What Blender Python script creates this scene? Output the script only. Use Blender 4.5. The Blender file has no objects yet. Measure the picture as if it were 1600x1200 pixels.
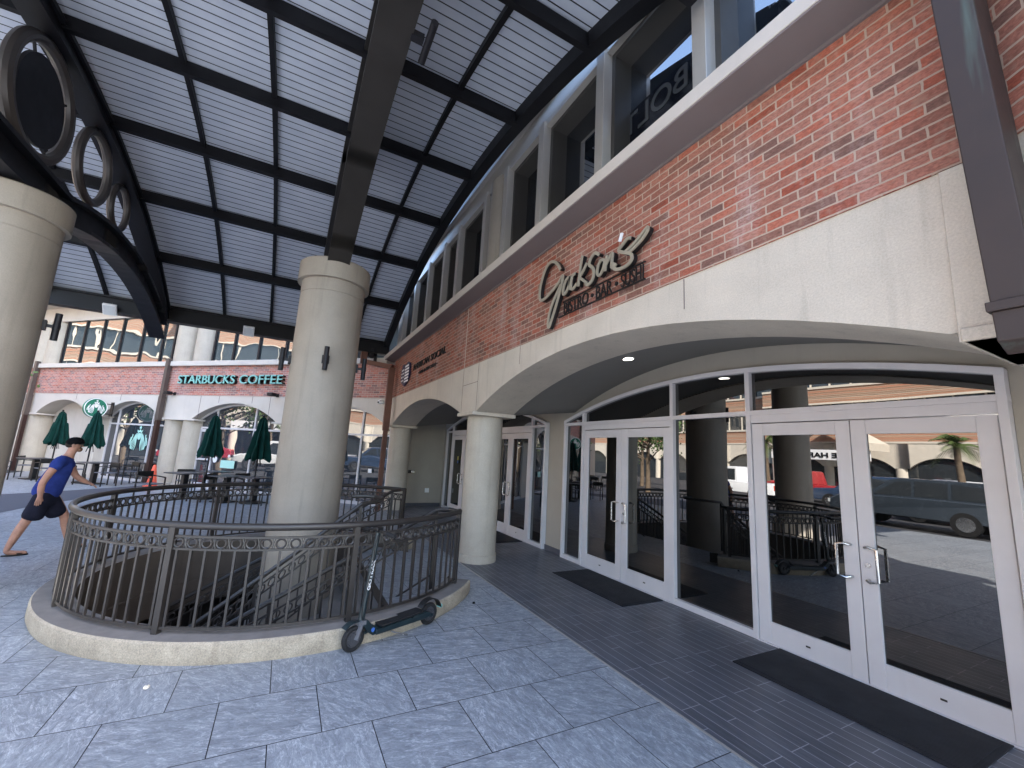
import bpy, bmesh, math, random
from mathutils import Vector, Matrix
random.seed(7)
PI = math.pi
S = bpy.context.scene
COL = S.collection

# ------------------------------------------------------------------ camera, sky, sun, exposure
CAMH = 1.8
pitch, roll, yaw, focal = .1659, .0554, .4808, 659.3
_f = Vector((math.sin(yaw)*math.cos(pitch), math.cos(yaw)*math.cos(pitch), math.sin(pitch)))
_r = Vector((math.cos(yaw), -math.sin(yaw), 0))
_u = _r.cross(_f)
_r2 = math.cos(roll)*_r + math.sin(roll)*_u
_u2 = -math.sin(roll)*_r + math.cos(roll)*_u
cd = bpy.data.cameras.new('camera'); cam = bpy.data.objects.new('camera', cd); COL.objects.link(cam)
cd.sensor_width = 36; cd.lens = focal*36/1600; cd.clip_start = .03; cd.clip_end = 3000
mm = Matrix((_r2, _u2, -_f)).transposed().to_4x4(); mm.translation = (0, 0, CAMH)
cam.matrix_world = mm
S.camera = cam

SUN_EL, SUN_AZ = math.radians(41), math.radians(141)      # azimuth from +Y towards +X
w = bpy.data.worlds.new('World'); S.world = w; w.use_nodes = True
nt = w.node_tree; bg = nt.nodes['Background']
sky = nt.nodes.new('ShaderNodeTexSky'); sky.sky_type = 'NISHITA'; sky.sun_disc = False
sky.sun_elevation = SUN_EL; sky.sun_rotation = SUN_AZ; sky.air_density = 1.0; sky.dust_density = 1.5
nt.links.new(sky.outputs[0], bg.inputs[0]); bg.inputs[1].default_value = .15
sl = bpy.data.lights.new('sun', 'SUN'); sl.energy = 5; sl.angle = math.radians(.5); sl.color = (1, .95, .87)
so = bpy.data.objects.new('sun', sl); COL.objects.link(so)
sd = Vector((math.sin(SUN_AZ)*math.cos(SUN_EL), math.cos(SUN_AZ)*math.cos(SUN_EL), math.sin(SUN_EL)))
so.rotation_euler = sd.to_track_quat('Z', 'Y').to_euler(); so.location = (20, 10, 30)
S.view_settings.view_transform = 'Standard'; S.view_settings.look = 'None'
S.view_settings.exposure = 2.84; S.view_settings.gamma = 1
S.cycles.max_bounces = 10; S.cycles.diffuse_bounces = 6; S.cycles.glossy_bounces = 5
S.cycles.sample_clamp_indirect = 6

# ------------------------------------------------------------------ materials
class N:
    def __init__(s, name, rough=.6, spec=.4, metal=0):
        s.m = bpy.data.materials.new(name); s.m.use_nodes = True
        s.t = s.m.node_tree; s.b = s.t.nodes['Principled BSDF']
        s.b.inputs['Roughness'].default_value = rough
        s.b.inputs['Specular IOR Level'].default_value = spec
        s.b.inputs['Metallic'].default_value = metal
    def n(s, typ, **kw):
        x = s.t.nodes.new('ShaderNode'+typ)
        for k, v in kw.items():
            if k.startswith('i_'):
                x.inputs[k[2:].replace('_', ' ')].default_value = v
            else: setattr(x, k, v)
        return x
    def l(s, a, b): s.t.links.new(a, b)
    def math(s, op, a, b=None, c=None):
        x = s.n('Math', operation=op)
        for i, v in enumerate((a, b, c)):
            if v is None: continue
            if hasattr(v, 'is_linked'): s.l(v, x.inputs[i])
            else: x.inputs[i].default_value = v
        return x.outputs[0]
    def mix(s, f, a, b, mode='MIX'):
        x = s.n('Mix', data_type='RGBA', blend_type=mode)
        for i, v in ((0, f), (6, a), (7, b)):
            if hasattr(v, 'is_linked'): s.l(v, x.inputs[i])
            elif i == 0: x.inputs[0].default_value = v
            else: x.inputs[i].default_value = (*v, 1) if len(v) == 3 else v
        return x.outputs[2]
    def ramp(s, f, stops):
        x = s.n('ValToRGB'); s.l(f, x.inputs[0]); e = x.color_ramp.elements
        while len(e) < len(stops): e.new(.5)
        for i, (p, c) in enumerate(stops):
            e[i].position = p; e[i].color = (c, c, c, 1) if not hasattr(c, '__len__') else (*c, 1)
        return x.outputs[0]
    def noise(s, vec, scale, detail=4, rough=.55, dist=0):
        x = s.n('TexNoise'); x.inputs['Scale'].default_value = scale; x.inputs['Detail'].default_value = detail
        x.inputs['Roughness'].default_value = rough; x.inputs['Distortion'].default_value = dist
        if vec is not None: s.l(vec, x.inputs['Vector'])
        return x.outputs[0]
    def obj(s): return s.n('TexCoord').outputs['Object']
    def pos(s): return s.n('NewGeometry').outputs['Position']
    def mapv(s, vec, sc=(1, 1, 1), loc=(0, 0, 0), rot=(0, 0, 0)):
        x = s.n('Mapping'); s.l(vec, x.inputs[0])
        x.inputs[1].default_value = loc; x.inputs[2].default_value = rot; x.inputs[3].default_value = sc
        return x.outputs[0]
    def xz(s, vec, axes=('X', 'Z')):
        a = s.n('SeparateXYZ'); s.l(vec, a.inputs[0]); c = s.n('CombineXYZ')
        s.l(a.outputs[axes[0]], c.inputs[0]); s.l(a.outputs[axes[1]], c.inputs[1])
        return c.outputs[0]
    def base(s, c):
        if hasattr(c, 'is_linked'): s.l(c, s.b.inputs['Base Color'])
        else: s.b.inputs['Base Color'].default_value = (*c, 1)
    def rough(s, c): s.l(c, s.b.inputs['Roughness'])
    def bump(s, h, strength=.3, dist=.01):
        x = s.n('Bump'); x.inputs['Strength'].default_value = strength; x.inputs['Distance'].default_value = dist
        s.l(h, x.inputs['Height']); s.l(x.outputs[0], s.b.inputs['Normal'])

def paint(name, c, rough=.5, var=.12, scale=3, bump=0, bscale=80, spec=.4, metal=0, streak=0, dirt=None, speck=0):
    k = N(name, rough, spec, metal); v = k.obj()
    n1 = k.noise(v, scale, 5, .6)
    lo = tuple(x*(1-var) for x in c); hi = tuple(min(1, x*(1+var)) for x in c)
    col = k.mix(k.ramp(n1, [(.3, 0), (.7, 1)]), lo, hi)
    if streak:
        n2 = k.noise(k.mapv(v, (6, 6, .5)), 1.5, 4, .6)
        col = k.mix(k.math('MULTIPLY', k.ramp(n2, [(.55, 0), (.8, 1)]), streak), col, dirt or tuple(x*.5 for x in c))
    if speck: col = k.mix(speck, col, k.ramp(k.noise(v, 85, 3, .8), [(.35, .25), (.65, .75)]), 'OVERLAY')
    k.base(col)
    if bump: k.bump(k.noise(v, bscale, 3, .6), bump, .004)
    k.rough(k.math('ADD', k.math('MULTIPLY', n1, .25), rough-.12))
    return k.m

def brick_mat(name, c1, c2, mortar, bump=.9, chalk=.5):
    k = N(name, .8, .25); v0 = k.xz(k.obj())
    wn = k.n('TexNoise'); wn.inputs['Scale'].default_value = 16; wn.inputs['Detail'].default_value = 3; k.l(v0, wn.inputs['Vector'])
    wo = k.n('VectorMath', operation='MULTIPLY_ADD'); k.l(wn.outputs['Color'], wo.inputs[0]); wo.inputs[1].default_value = (.011, .009, 0); k.l(v0, wo.inputs[2]); v = wo.outputs[0]
    br = k.n('TexBrick'); k.l(v, br.inputs['Vector'])
    br.inputs['Scale'].default_value = 1; br.inputs['Brick Width'].default_value = .212
    br.inputs['Row Height'].default_value = .0682; br.inputs['Mortar Size'].default_value = .007
    br.inputs['Mortar Smooth'].default_value = .35; br.inputs['Bias'].default_value = 0
    br.inputs['Color1'].default_value = (0, 0, 0, 1); br.inputs['Color2'].default_value = (1, 1, 1, 1); br.inputs['Mortar'].default_value = (.5, .5, .5, 1)
    pick = k.n('RGBToBW'); k.l(br.outputs[0], pick.inputs[0])
    col = k.ramp(pick.outputs[0], [(0, (c1[0]*.6, c1[1]*.8, c1[2]*.9)), (.1, (c1[0]*.8, c1[1]*.95, c1[2])), (.25, c1), (.6, c2), (.85, (c2[0]*1.08, c2[1]*.8, c2[2]*.7)), (1, (c1[0]*.95, c1[1]*.6, c1[2]*.5))])
    fine = k.noise(k.mapv(v, (1, 2.2, 1)), 34, 5, .7)
    col = k.mix(.8, col, k.ramp(fine, [(.25, .2), (.75, .8)]), 'OVERLAY')
    blot = k.noise(v, 11, 4, .7); col = k.mix(k.math('MULTIPLY', k.ramp(blot, [(.52, 0), (.68, 1)]), .5), col, (c2[0]*.95, c2[1]*1.35, c2[2]*1.35))
    col = k.mix(k.math('MULTIPLY', k.ramp(blot, [(.3, 1), (.44, 0)]), .55), col, (c1[0]*.5, c1[1]*.65, c1[2]*.75))
    wob = k.noise(v, 60, 3, .6)
    mort = k.math('ADD', br.outputs[1], k.math('MULTIPLY', k.math('SUBTRACT', wob, .5), .35))
    mort = k.ramp(mort, [(.35, 0), (.65, 1)])
    mcol = k.mix(k.noise(v, 9, 3), tuple(x*.75 for x in mortar), mortar)
    col = k.mix(mort, col, mcol)
    ch = k.noise(k.mapv(v, (2.2, .55, 1)), 1.1, 5, .68)
    chm = k.math('MULTIPLY', k.ramp(ch, [(.5, 0), (.7, 1)]), k.ramp(fine, [(.35, .15), (.62, 1)]))
    col = k.mix(k.math('MULTIPLY', chm, chalk), col, (.5, .42, .4))
    big = k.noise(v, .7, 3); col = k.mix(.35, col, k.ramp(big, [(.3, .3), (.7, .72)]), 'SOFT_LIGHT')
    k.base(col)
    k.bump(k.math('SUBTRACT', k.math('MULTIPLY', fine, .35), mort), bump, .008)
    return k.m

MAIN_BRICK = brick_mat('red_brick', (.245, .096, .067), (.31, .132, .095), (.44, .32, .245), chalk=.45)
CAFE_BRICK = brick_mat('pink_brick', (.34, .15, .13), (.46, .22, .18), (.58, .5, .45), chalk=.35)
OPP_BRICK = brick_mat('orange_brick', (.38, .17, .1), (.44, .2, .12), (.5, .4, .3), chalk=.1)
STUCCO = paint('beige_stucco', (.50, .44, .365), .75, .1, 1.6, .6, 90, .25, streak=.4, speck=.2)
STUCCO_LT = paint('pale_stucco', (.53, .49, .44), .75, .06, 1.4, .3, 130, .25, streak=.15)
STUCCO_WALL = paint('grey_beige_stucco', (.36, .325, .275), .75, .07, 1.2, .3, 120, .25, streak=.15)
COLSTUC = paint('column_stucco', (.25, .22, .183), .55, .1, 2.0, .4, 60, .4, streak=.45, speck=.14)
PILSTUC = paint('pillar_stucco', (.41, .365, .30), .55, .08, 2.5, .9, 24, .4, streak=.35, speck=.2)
LEDGE = paint('ledge_render', (.46, .41, .36), .7, .06, 2, .2, 90, .3, streak=.12)
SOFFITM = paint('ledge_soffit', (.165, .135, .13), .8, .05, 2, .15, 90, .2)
KERBM = paint('worn_cream_kerb', (.335, .287, .22), .75, .2, 5, .7, 45, .25, streak=.6, dirt=(.17, .14, .1), speck=.5)
KERBTOP = paint('grey_kerb_top', (.21, .19, .175), .8, .15, 6, .4, 60, .25)
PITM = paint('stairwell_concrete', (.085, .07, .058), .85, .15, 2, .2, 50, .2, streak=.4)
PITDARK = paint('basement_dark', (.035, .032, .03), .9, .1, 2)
BRONZE = paint('bronze_brown_paint', (.026, .022, .02), .42, .12, 6, .08, 60, .5)
DARKSTEEL = paint('dark_canopy_steel', (.0085, .0085, .0105), .5, .15, 4, .06, 60, .22)
CHARCOAL = paint('charcoal_metal', (.0095, .0095, .0125), .5, .1, 5, 0, 60, .25)
BLACKM = paint('black_paint', (.006, .006, .0065), .45, .1, 5, 0, 60, .5)
ALUM = paint('white_aluminium', (.57, .55, .565), .38, .04, 3, .05, 40, .5, streak=.12)
MULL = paint('grey_aluminium_mullion', (.40, .375, .345), .36, .05, 3, .03, 40, .5, metal=.35)
DARKFRAME = paint('dark_window_frame', (.015, .014, .013), .4, .08, 3, 0, 40, .5)
STEEL = paint('brushed_steel', (.6, .59, .57), .25, .05, 20, 0, 60, .5, metal=1)
EAVEM = paint('grey_eave_metal', (.36, .34, .32), .4, .05, 1.5, 0, 40, .5, metal=.3)
def mat_mat():
    k = N('rubber_mat', .75, .3); p = k.pos()
    w_ = k.n('TexWave'); w_.inputs['Scale'].default_value = 28; w_.inputs['Distortion'].default_value = .6; w_.bands_direction = 'DIAGONAL'; k.l(p, w_.inputs['Vector'])
    n = k.noise(p, 5, 5, .65); n2 = k.noise(p, 90, 2)
    col = k.mix(k.ramp(n, [(.4, 0), (.7, 1)]), (.010, .0105, .0135), (.024, .024, .028))
    col = k.mix(k.math('MULTIPLY', w_.outputs['Fac'], .45), col, (.026, .027, .032))
    col = k.mix(k.ramp(n2, [(.74, 0), (.8, .5)]), col, (.09, .085, .08)); k.base(col)
    k.bump(w_.outputs['Fac'], .6, .004); return k.m
MAT = mat_mat()
RUST = paint('rust_brown_pipe', (.13, .055, .036), .5, .15, 3, .1, 40, .4, streak=.3)
SIGNGOLD = paint('olive_bronze_letter', (.33, .29, .22), .4, .08, 6, 0, 60, .5, metal=.2)
SIGNDARK = paint('sign_black', (.006, .0055, .006), .5, .1, 5)
WHITE = paint('white_paint', (.8, .8, .8), .5, .03)
TEAL = paint('teal_letter_face', (.2, .47, .43), .5, .06, 9)
LOGOGREEN = paint('logo_green', (.015, .16, .1), .5, .05)
MINT = paint('mint_film', (.42, .72, .64), .5, .05)
UMBG = paint('dark_green_canvas', (.003, .03, .025), .85, .25, 7, .3, 200, .15)
CONE = paint('orange_cone', (.75, .11, .06), .5, .1)
SKIN = paint('skin', (.40, .215, .15), .55, .16, 14, .2, 60, .35)
SHIRT = paint('blue_shirt_cloth', (.022, .04, .19), .9, .25, 9, .9, 14, .15)
SHORTS = paint('navy_shorts_cloth', (.012, .013, .024), .9, .3, 12, .9, 14, .15)
HAIRM = paint('brown_hair', (.022, .013, .008), .85, .2, 40)
TYRE = paint('tyre_rubber', (.015, .015, .016), .75, .15, 12, .2, 60, .3)
SCOOT = paint('dark_teal_scooter', (.009, .019, .023), .32, .1, 9, 0, 60, .5)
BLUEPLATE = paint('blue_sticker', (.05, .13, .4), .4)
YELLOW = paint('yellow_sticker', (.6, .5, .1), .4)
ASPH = paint('asphalt', (.055, .055, .06), .85, .2, 2, .5, 120, .25)
BANDM = paint('dark_paving_band', (.085, .085, .1), .7, .12, 2, .3, 120, .3)
TRUNK = paint('bark', (.16, .12, .085), .9, .25, 6, .6, 30, .2)
LEAF = paint('leaf_green', (.055, .1, .022), .6, .5, 1.3)
PALMG = paint('palm_green', (.09, .13, .035), .5, .4, 1.3)
ROOFRED = paint('red_roof_tile', (.35, .07, .05), .7, .1)
ROOFTEAL = paint('patina_roof', (.12, .25, .2), .6, .15)
CREAM = paint('cream_band', (.62, .56, .47), .7, .05)

def roof_mat():
    k = N('white_roof_deck', .5, .35); o = k.obj()
    sx = k.n('SeparateXYZ'); k.l(o, sx.inputs[0])
    v = k.math('MULTIPLY', k.math('ARCSINE', k.math('DIVIDE', k.math('SUBTRACT', sx.outputs['Y'], 6.79), 13.77)), 13.77/.150)
    fr = k.math('FRACT', v); ln = k.math('LESS_THAN', k.math('ABSOLUTE', k.math('SUBTRACT', fr, .5)), .06)
    n1 = k.noise(o, 2.2, 5, .6)
    col = k.mix(k.ramp(n1, [(.3, 0), (.7, 1)]), (.45, .49, .58), (.54, .58, .66))
    sp = k.noise(o, 26, 3, .7); sp2 = k.noise(o, .9, 2)
    col = k.mix(k.math('MULTIPLY', k.ramp(sp, [(.74, 0), (.78, 1)]), k.ramp(sp2, [(.5, 0), (.6, .8)])), col, (.12, .12, .14))
    col = k.mix(ln, col, (.02, .02, .025)); k.base(col)
    k.bump(k.math('SUBTRACT', 1, ln), .6, .012)
    tr = k.n('BsdfTranslucent'); k.l(col, tr.inputs[0])
    ms = k.n('MixShader'); ms.inputs[0].default_value = .04
    out = k.t.nodes['Material Output']; k.l(k.b.outputs[0], ms.inputs[1]); k.l(tr.outputs[0], ms.inputs[2]); k.l(ms.outputs[0], out.inputs[0])
    return k.m
ROOFDECK = roof_mat()

def tile_mat():
    k = N('slate_plaza_tile', .45, .4); p = k.pos(); v = k.mapv(p, loc=(-.09+.61*20, -1.99+.593*40, 0))
    def brick(ms):
        b = k.n('TexBrick'); k.l(v, b.inputs['Vector'])
        b.inputs['Scale'].default_value = 1; b.inputs['Brick Width'].default_value = .612; b.inputs['Row Height'].default_value = .593
        b.inputs['Mortar Size'].default_value = ms; b.inputs['Mortar Smooth'].default_value = .1
        b.inputs['Color1'].default_value = (0, 0, 0, 1); b.inputs['Color2'].default_value = (1, 1, 1, 1); b.inputs['Mortar'].default_value = (.5, .5, .5, 1)
        return b
    b = brick(.0034); bw = k.n('RGBToBW'); k.l(b.outputs[0], bw.inputs[0]); rnd = bw.outputs[0]
    cx = k.n('CombineXYZ'); k.l(k.math('MULTIPLY', rnd, 37), cx.inputs[0]); k.l(k.math('MULTIPLY', rnd, 61), cx.inputs[1]); k.l(k.math('MULTIPLY', rnd, 17), cx.inputs[2])
    ad = k.n('VectorMath', operation='ADD'); k.l(p, ad.inputs[0]); k.l(cx.outputs[0], ad.inputs[1])
    rt = k.n('VectorRotate', rotation_type='Z_AXIS'); k.l(ad.outputs[0], rt.inputs[0])
    k.l(k.math('ADD', .35, k.math('MULTIPLY', k.ramp(rnd, [(.45, 0), (.55, 1)]), 1.15)), rt.inputs['Angle'])
    q = k.mapv(rt.outputs[0], (2.6, 7, 1))
    n1 = k.noise(q, 3.2, 12, .74, .8); n2 = k.noise(q, 1.3, 8, .62, 1.6); n3 = k.noise(k.mapv(rt.outputs[0], (1, 2.5, 1)), 55, 5, .75)
    col = k.ramp(n1, [(.3, (.155, .168, .19)), (.5, (.245, .262, .288)), (.7, (.36, .38, .405))])
    vein = k.ramp(k.math('ABSOLUTE', k.math('SUBTRACT', n2, .5)), [(.0, 1), (.022, 0)])
    col = k.mix(k.math('MULTIPLY', vein, k.ramp(n1, [(.4, .15), (.65, .8)])), col, (.60, .62, .66))
    col = k.mix(.45, col, k.ramp(n3, [(.3, .25), (.7, .78)]), 'OVERLAY')
    tone = k.ramp(rnd, [(0, .42), (1, .58)]); col = k.mix(.6, col, tone, 'SOFT_LIGHT')
    big = k.noise(p, .5, 3); col = k.mix(.3, col, k.ramp(big, [(.3, .38), (.7, .6)]), 'SOFT_LIGHT')
    col = k.mix(b.outputs[1], col, (.012, .013, .018))
    k.base(col); k.bump(k.math('SUBTRACT', k.math('MULTIPLY', n1, .4), k.math('MULTIPLY', b.outputs[1], 1.2)), .35, .006)
    k.rough(k.ramp(n1, [(.3, .5), (.7, .36)]))
    return k.m
TILE = tile_mat()

def plank_mat():
    k = N('dark_plank_tile', .38, .45); p = k.pos(); v = k.xz(p, ('Y', 'X'))
    b = k.n('TexBrick'); k.l(v, b.inputs['Vector'])
    b.inputs['Scale'].default_value = 1; b.inputs['Brick Width'].default_value = .61; b.inputs['Row Height'].default_value = .1015
    b.inputs['Mortar Size'].default_value = .003; b.inputs['Mortar Smooth'].default_value = .1; b.offset = .37; b.offset_frequency = 3
    b.inputs['Color1'].default_value = (0, 0, 0, 1); b.inputs['Color2'].default_value = (1, 1, 1, 1); b.inputs['Mortar'].default_value = (.5, .5, .5, 1)
    bw = k.n('RGBToBW'); k.l(b.outputs[0], bw.inputs[0]); rnd = bw.outputs[0]
    g = k.noise(k.mapv(v, (2, 30, 1)), 2.2, 6, .65, .4)
    col = k.ramp(g, [(.3, (.062, .064, .077)), (.7, (.115, .119, .138))])
    col = k.mix(.5, col, k.ramp(rnd, [(0, .38), (1, .62)]), 'SOFT_LIGHT')
    col = k.mix(b.outputs[1], col, (.32, .32, .35)); k.base(col)
    k.bump(k.math('SUBTRACT', k.math('MULTIPLY', g, .3), b.outputs[1]), .25, .004)
    k.rough(k.ramp(k.noise(p, 2.5, 4), [(.3, .3), (.7, .45)]))
    return k.m
PLANK = plank_mat()

def glass_mat(name, c=(.004, .004, .005), ior=1.75, wav=.02, rough=0):
    k = N(name, rough, .5); k.base(c); k.b.inputs['IOR'].default_value = ior
    if wav: k.bump(k.noise(k.obj(), .9, 1, .4), wav, .05)
    return k.m
GLASS = glass_mat('tinted_door_glass', (.003, .003, .003), 2.1, .03)
GLASSUP = glass_mat('tinted_upper_glass', (.006, .009, .014), 4.0, .04)
GLASSCAFE = glass_mat('cafe_glass', (.035, .042, .052), 2.1, .12)
GLASSCAFEUP = glass_mat('cafe_upper_glass', (.03, .04, .042), 2.5, .3)
GLASSOPP = glass_mat('office_glass', (.03, .035, .04), 1.8, 0)
def emit_mat(name, c, s):
    k = N(name); k.base((.8, .8, .8)); k.b.inputs['Emission Color'].default_value = (*c, 1); k.b.inputs['Emission Strength'].default_value = s
    return k.m
LAMP = emit_mat('downlight_lens', (1, .95, .85), 3)
LENS = paint('lamp_glass_lens', (.55, .58, .6), .15, .05, 6, 0, 60, .6)

# ------------------------------------------------------------------ mesh helper
class MB:
    def __init__(s): s.v = []; s.f = []; s.uvs = None
    def add(s, vs, fs):
        o = len(s.v); s.v += [tuple(x) for x in vs]; s.f += [tuple(i+o for i in f) for f in fs]; return s
    def box(s, x0, x1, y0, y1, z0, z1):
        return s.add([(x0, y0, z0), (x1, y0, z0), (x1, y1, z0), (x0, y1, z0), (x0, y0, z1), (x1, y0, z1), (x1, y1, z1), (x0, y1, z1)],
                     [(3, 2, 1, 0), (4, 5, 6, 7), (0, 1, 5, 4), (1, 2, 6, 5), (2, 3, 7, 6), (3, 0, 4, 7)])
    def prism(s, poly, d0, d1, axis='y'):
        n = len(poly)
        def P(a, b, d): return {'y': (a, d, b), 'x': (d, a, b), 'z': (a, b, d)}[axis]
        return s.add([P(a, b, d0) for a, b in poly]+[P(a, b, d1) for a, b in poly],
                     [tuple(range(n)), tuple(range(2*n-1, n-1, -1))]+[(i, i+n, (i+1) % n+n, (i+1) % n) for i in range(n)])
    def tube(s, path, r, n=8, closed=False, caps=True, up=None, flat=None):
        path = [Vector(p) for p in path]; m = len(path); rs = r if hasattr(r, '__len__') else [r]*m
        vs = []; prev = None
        for i, p in enumerate(path):
            a = path[(i-1) % m] if (closed or i > 0) else p
            b = path[(i+1) % m] if (closed or i < m-1) else p
            t = (b-a).normalized()
            if prev is None:
                ref = Vector((0, 0, 1)) if abs(t.z) < .9 else Vector((1, 0, 0))
                x = t.cross(ref).normalized()
            else:
                x = (prev-t*prev.dot(t)).normalized()
            prev = x; y = t.cross(x)
            fx, fy = flat or (1, 1)
            for k in range(n):
                g = 2*PI*(k+.5*(n == 4))/n
                vs.append(p+(x*math.cos(g)*fx+y*math.sin(g)*fy)*rs[i])
        fs = []
        for i in range(m if closed else m-1):
            j = (i+1) % m
            for k in range(n):
                q = (k+1) % n; fs.append((i*n+k, i*n+q, j*n+q, j*n+k))
        if caps and not closed: fs += [tuple(range(n-1, -1, -1)), tuple(range((m-1)*n, m*n))]
        return s.add(vs, fs)
    def cyl(s, p0, p1, r0, r1=None, n=16): return s.tube([p0, p1], [r0, r0 if r1 is None else r1], n)
    def bar(s, p0, p1, w_, h_):
        p0 = Vector(p0); p1 = Vector(p1); t = (p1-p0).normalized(); ref = Vector((0, 0, 1)) if abs(t.z) < .95 else Vector((0, 1, 0))
        x = t.cross(ref).normalized()*w_/2; y = x.normalized().cross(t)*h_/2
        vs = [p+a*x+b*y for p in (p0, p1) for a, b in ((-1, -1), (1, -1), (1, 1), (-1, 1))]
        return s.add(vs, [(3, 2, 1, 0), (4, 5, 6, 7), (0, 1, 5, 4), (1, 2, 6, 5), (2, 3, 7, 6), (3, 0, 4, 7)])
    def lathe(s, prof, c=(0, 0), n=32, a0=0, a1=2*PI):
        full = abs(a1-a0-2*PI) < 1e-6; k = n if full else n+1; m = len(prof); vs = []
        for i in range(k):
            a = a0+(a1-a0)*i/n
            vs += [(c[0]+r*math.cos(a), c[1]+r*math.sin(a), z) for r, z in prof]
        fs = []
        for i in range(n):
            j = (i+1) % k
            for q in range(m-1): fs.append((i*m+q, j*m+q, j*m+q+1, i*m+q+1))
        s.add(vs, fs)
        return s
    def disc(s, c, r, z, n=24):
        return s.add([(c[0]+r*math.cos(2*PI*i/n), c[1]+r*math.sin(2*PI*i/n), z) for i in range(n)], [tuple(range(n))])
    def sph(s, c, r, n=12, sc=(1, 1, 1)):
        vs = []; m = n//2
        for i in range(m+1):
            t = PI*i/m
            for k in range(n):
                g = 2*PI*k/n; vs.append((c[0]+r*sc[0]*math.sin(t)*math.cos(g), c[1]+r*sc[1]*math.sin(t)*math.sin(g), c[2]+r*sc[2]*math.cos(t)))
        return s.add(vs, [(i*n+k, (i+1)*n+k, (i+1)*n+(k+1) % n, i*n+(k+1) % n) for i in range(m) for k in range(n)])
    def mesh(s, name, mat, sharp=35):
        me = bpy.data.meshes.new(name); me.from_pydata(s.v, [], s.f)
        bm = bmesh.new(); bm.from_mesh(me); bmesh.ops.remove_doubles(bm, verts=bm.verts, dist=1e-5)
        bmesh.ops.recalc_face_normals(bm, faces=bm.faces); bm.to_mesh(me); bm.free()
        me.materials.append(mat)
        if sharp: me.shade_smooth(); me.set_sharp_from_angle(angle=math.radians(sharp))
        else: me.shade_flat()
        return me
    def build(s, name, mat, parent=None, bevel=0, loc=None, rotz=0, sharp=35):
        o = bpy.data.objects.new(name, s.mesh(name, mat, sharp)); COL.objects.link(o)
        if parent: o.parent = parent
        if loc: o.location = loc
        o.rotation_euler.z = rotz
        if bevel:
            b = o.modifiers.new('bevel', 'BEVEL'); b.width = bevel; b.segments = 2; b.harden_normals = True; b.limit_method = 'ANGLE'; b.angle_limit = math.radians(40)
        return o

def tag(o, label, cat, group=None):
    o['label'] = label; o['category'] = cat
    if group: o['group'] = group
    return o
def thing(name, label, cat, loc=(0, 0, 0), rotz=0, group=None):
    o = bpy.data.objects.new(name, None); COL.objects.link(o); o.location = loc; o.rotation_euler.z = rotz
    o.empty_display_size = .2
    return tag(o, label, cat, group)
def struct(o): o['kind'] = 'structure'; return o
def kids(o): return [c for c in o.children]
def dup(o, loc, rotz, label=None, parent=None):
    c = o.copy(); COL.objects.link(c)
    if parent is None:
        c.location = loc; c.rotation_euler.z = rotz
        if label: c['label'] = label
    else: c.parent = parent
    for k in kids(o): dup(k, None, None, None, c)
    return c
def text_mb(body, x0, x1, z0, z1, y0, y1, shear=0, mirror=False, bold=.0):
    cu = bpy.data.curves.new('t', 'FONT'); cu.body = body; cu.extrude = .5; cu.offset = bold
    o = bpy.data.objects.new('t', cu); COL.objects.link(o)
    dg = bpy.context.evaluated_depsgraph_get(); me = bpy.data.meshes.new_from_object(o.evaluated_get(dg))
    xs = [v.co.x for v in me.vertices]; ys = [v.co.y for v in me.vertices]; zs = [v.co.z for v in me.vertices]
    a, b, c, d, e, f = min(xs), max(xs), min(ys), max(ys), min(zs), max(zs)
    mb = MB(); vs = []
    for v in me.vertices:
        u = (v.co.x-a)/(b-a); t = (v.co.y-c)/(d-c); q = (v.co.z-e)/(f-e)
        if mirror: u = 1-u
        vs.append((x0+(x1-x0)*u+shear*(t-.5)*(z1-z0), y1+(y0-y1)*q, z0+(z1-z0)*t))
    mb.add(vs, [tuple(p.vertices) for p in me.polygons])
    bpy.data.objects.remove(o); bpy.data.curves.remove(cu); bpy.data.meshes.remove(me)
    return mb

def seg_arch(xa, xb, zs, zc, n=24):
    """points of a segmental arch from (xa,zs) over the crown to (xb,zs)"""
    h = (xb-xa)/2; s_ = zc-zs; R = (h*h+s_*s_)/(2*s_); cx = (xa+xb)/2; cz = zc-R; a = math.asin(min(1, h/R))
    return [(cx+R*math.sin(-a+2*a*i/n), cz+R*math.cos(-a+2*a*i/n)) for i in range(n+1)]
def arch_wall(mb, x0, x1, z0, z1, ops, y0, y1):
    """wall with arched openings that reach its foot; ops = [(xa,xb,spring,crown)] sorted"""
    cur = x0
    for xa, xb, zs, zc in ops:
        if xa > cur: mb.box(cur, xa, y0, y1, z0, z1)
        P = seg_arch(xa, xb, zs, zc)
        for (a, za), (b, zb) in zip(P, P[1:]):
            mb.add([(a, y0, za), (b, y0, zb), (b, y0, z1), (a, y0, z1), (a, y1, za), (b, y1, zb), (b, y1, z1), (a, y1, z1)],
                   [(0, 1, 2, 3), (7, 6, 5, 4), (0, 4, 5, 1), (3, 2, 6, 7)])
        cur = xb
    if x1 > cur: mb.box(cur, x1, y0, y1, z0, z1)
    return mb

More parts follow.
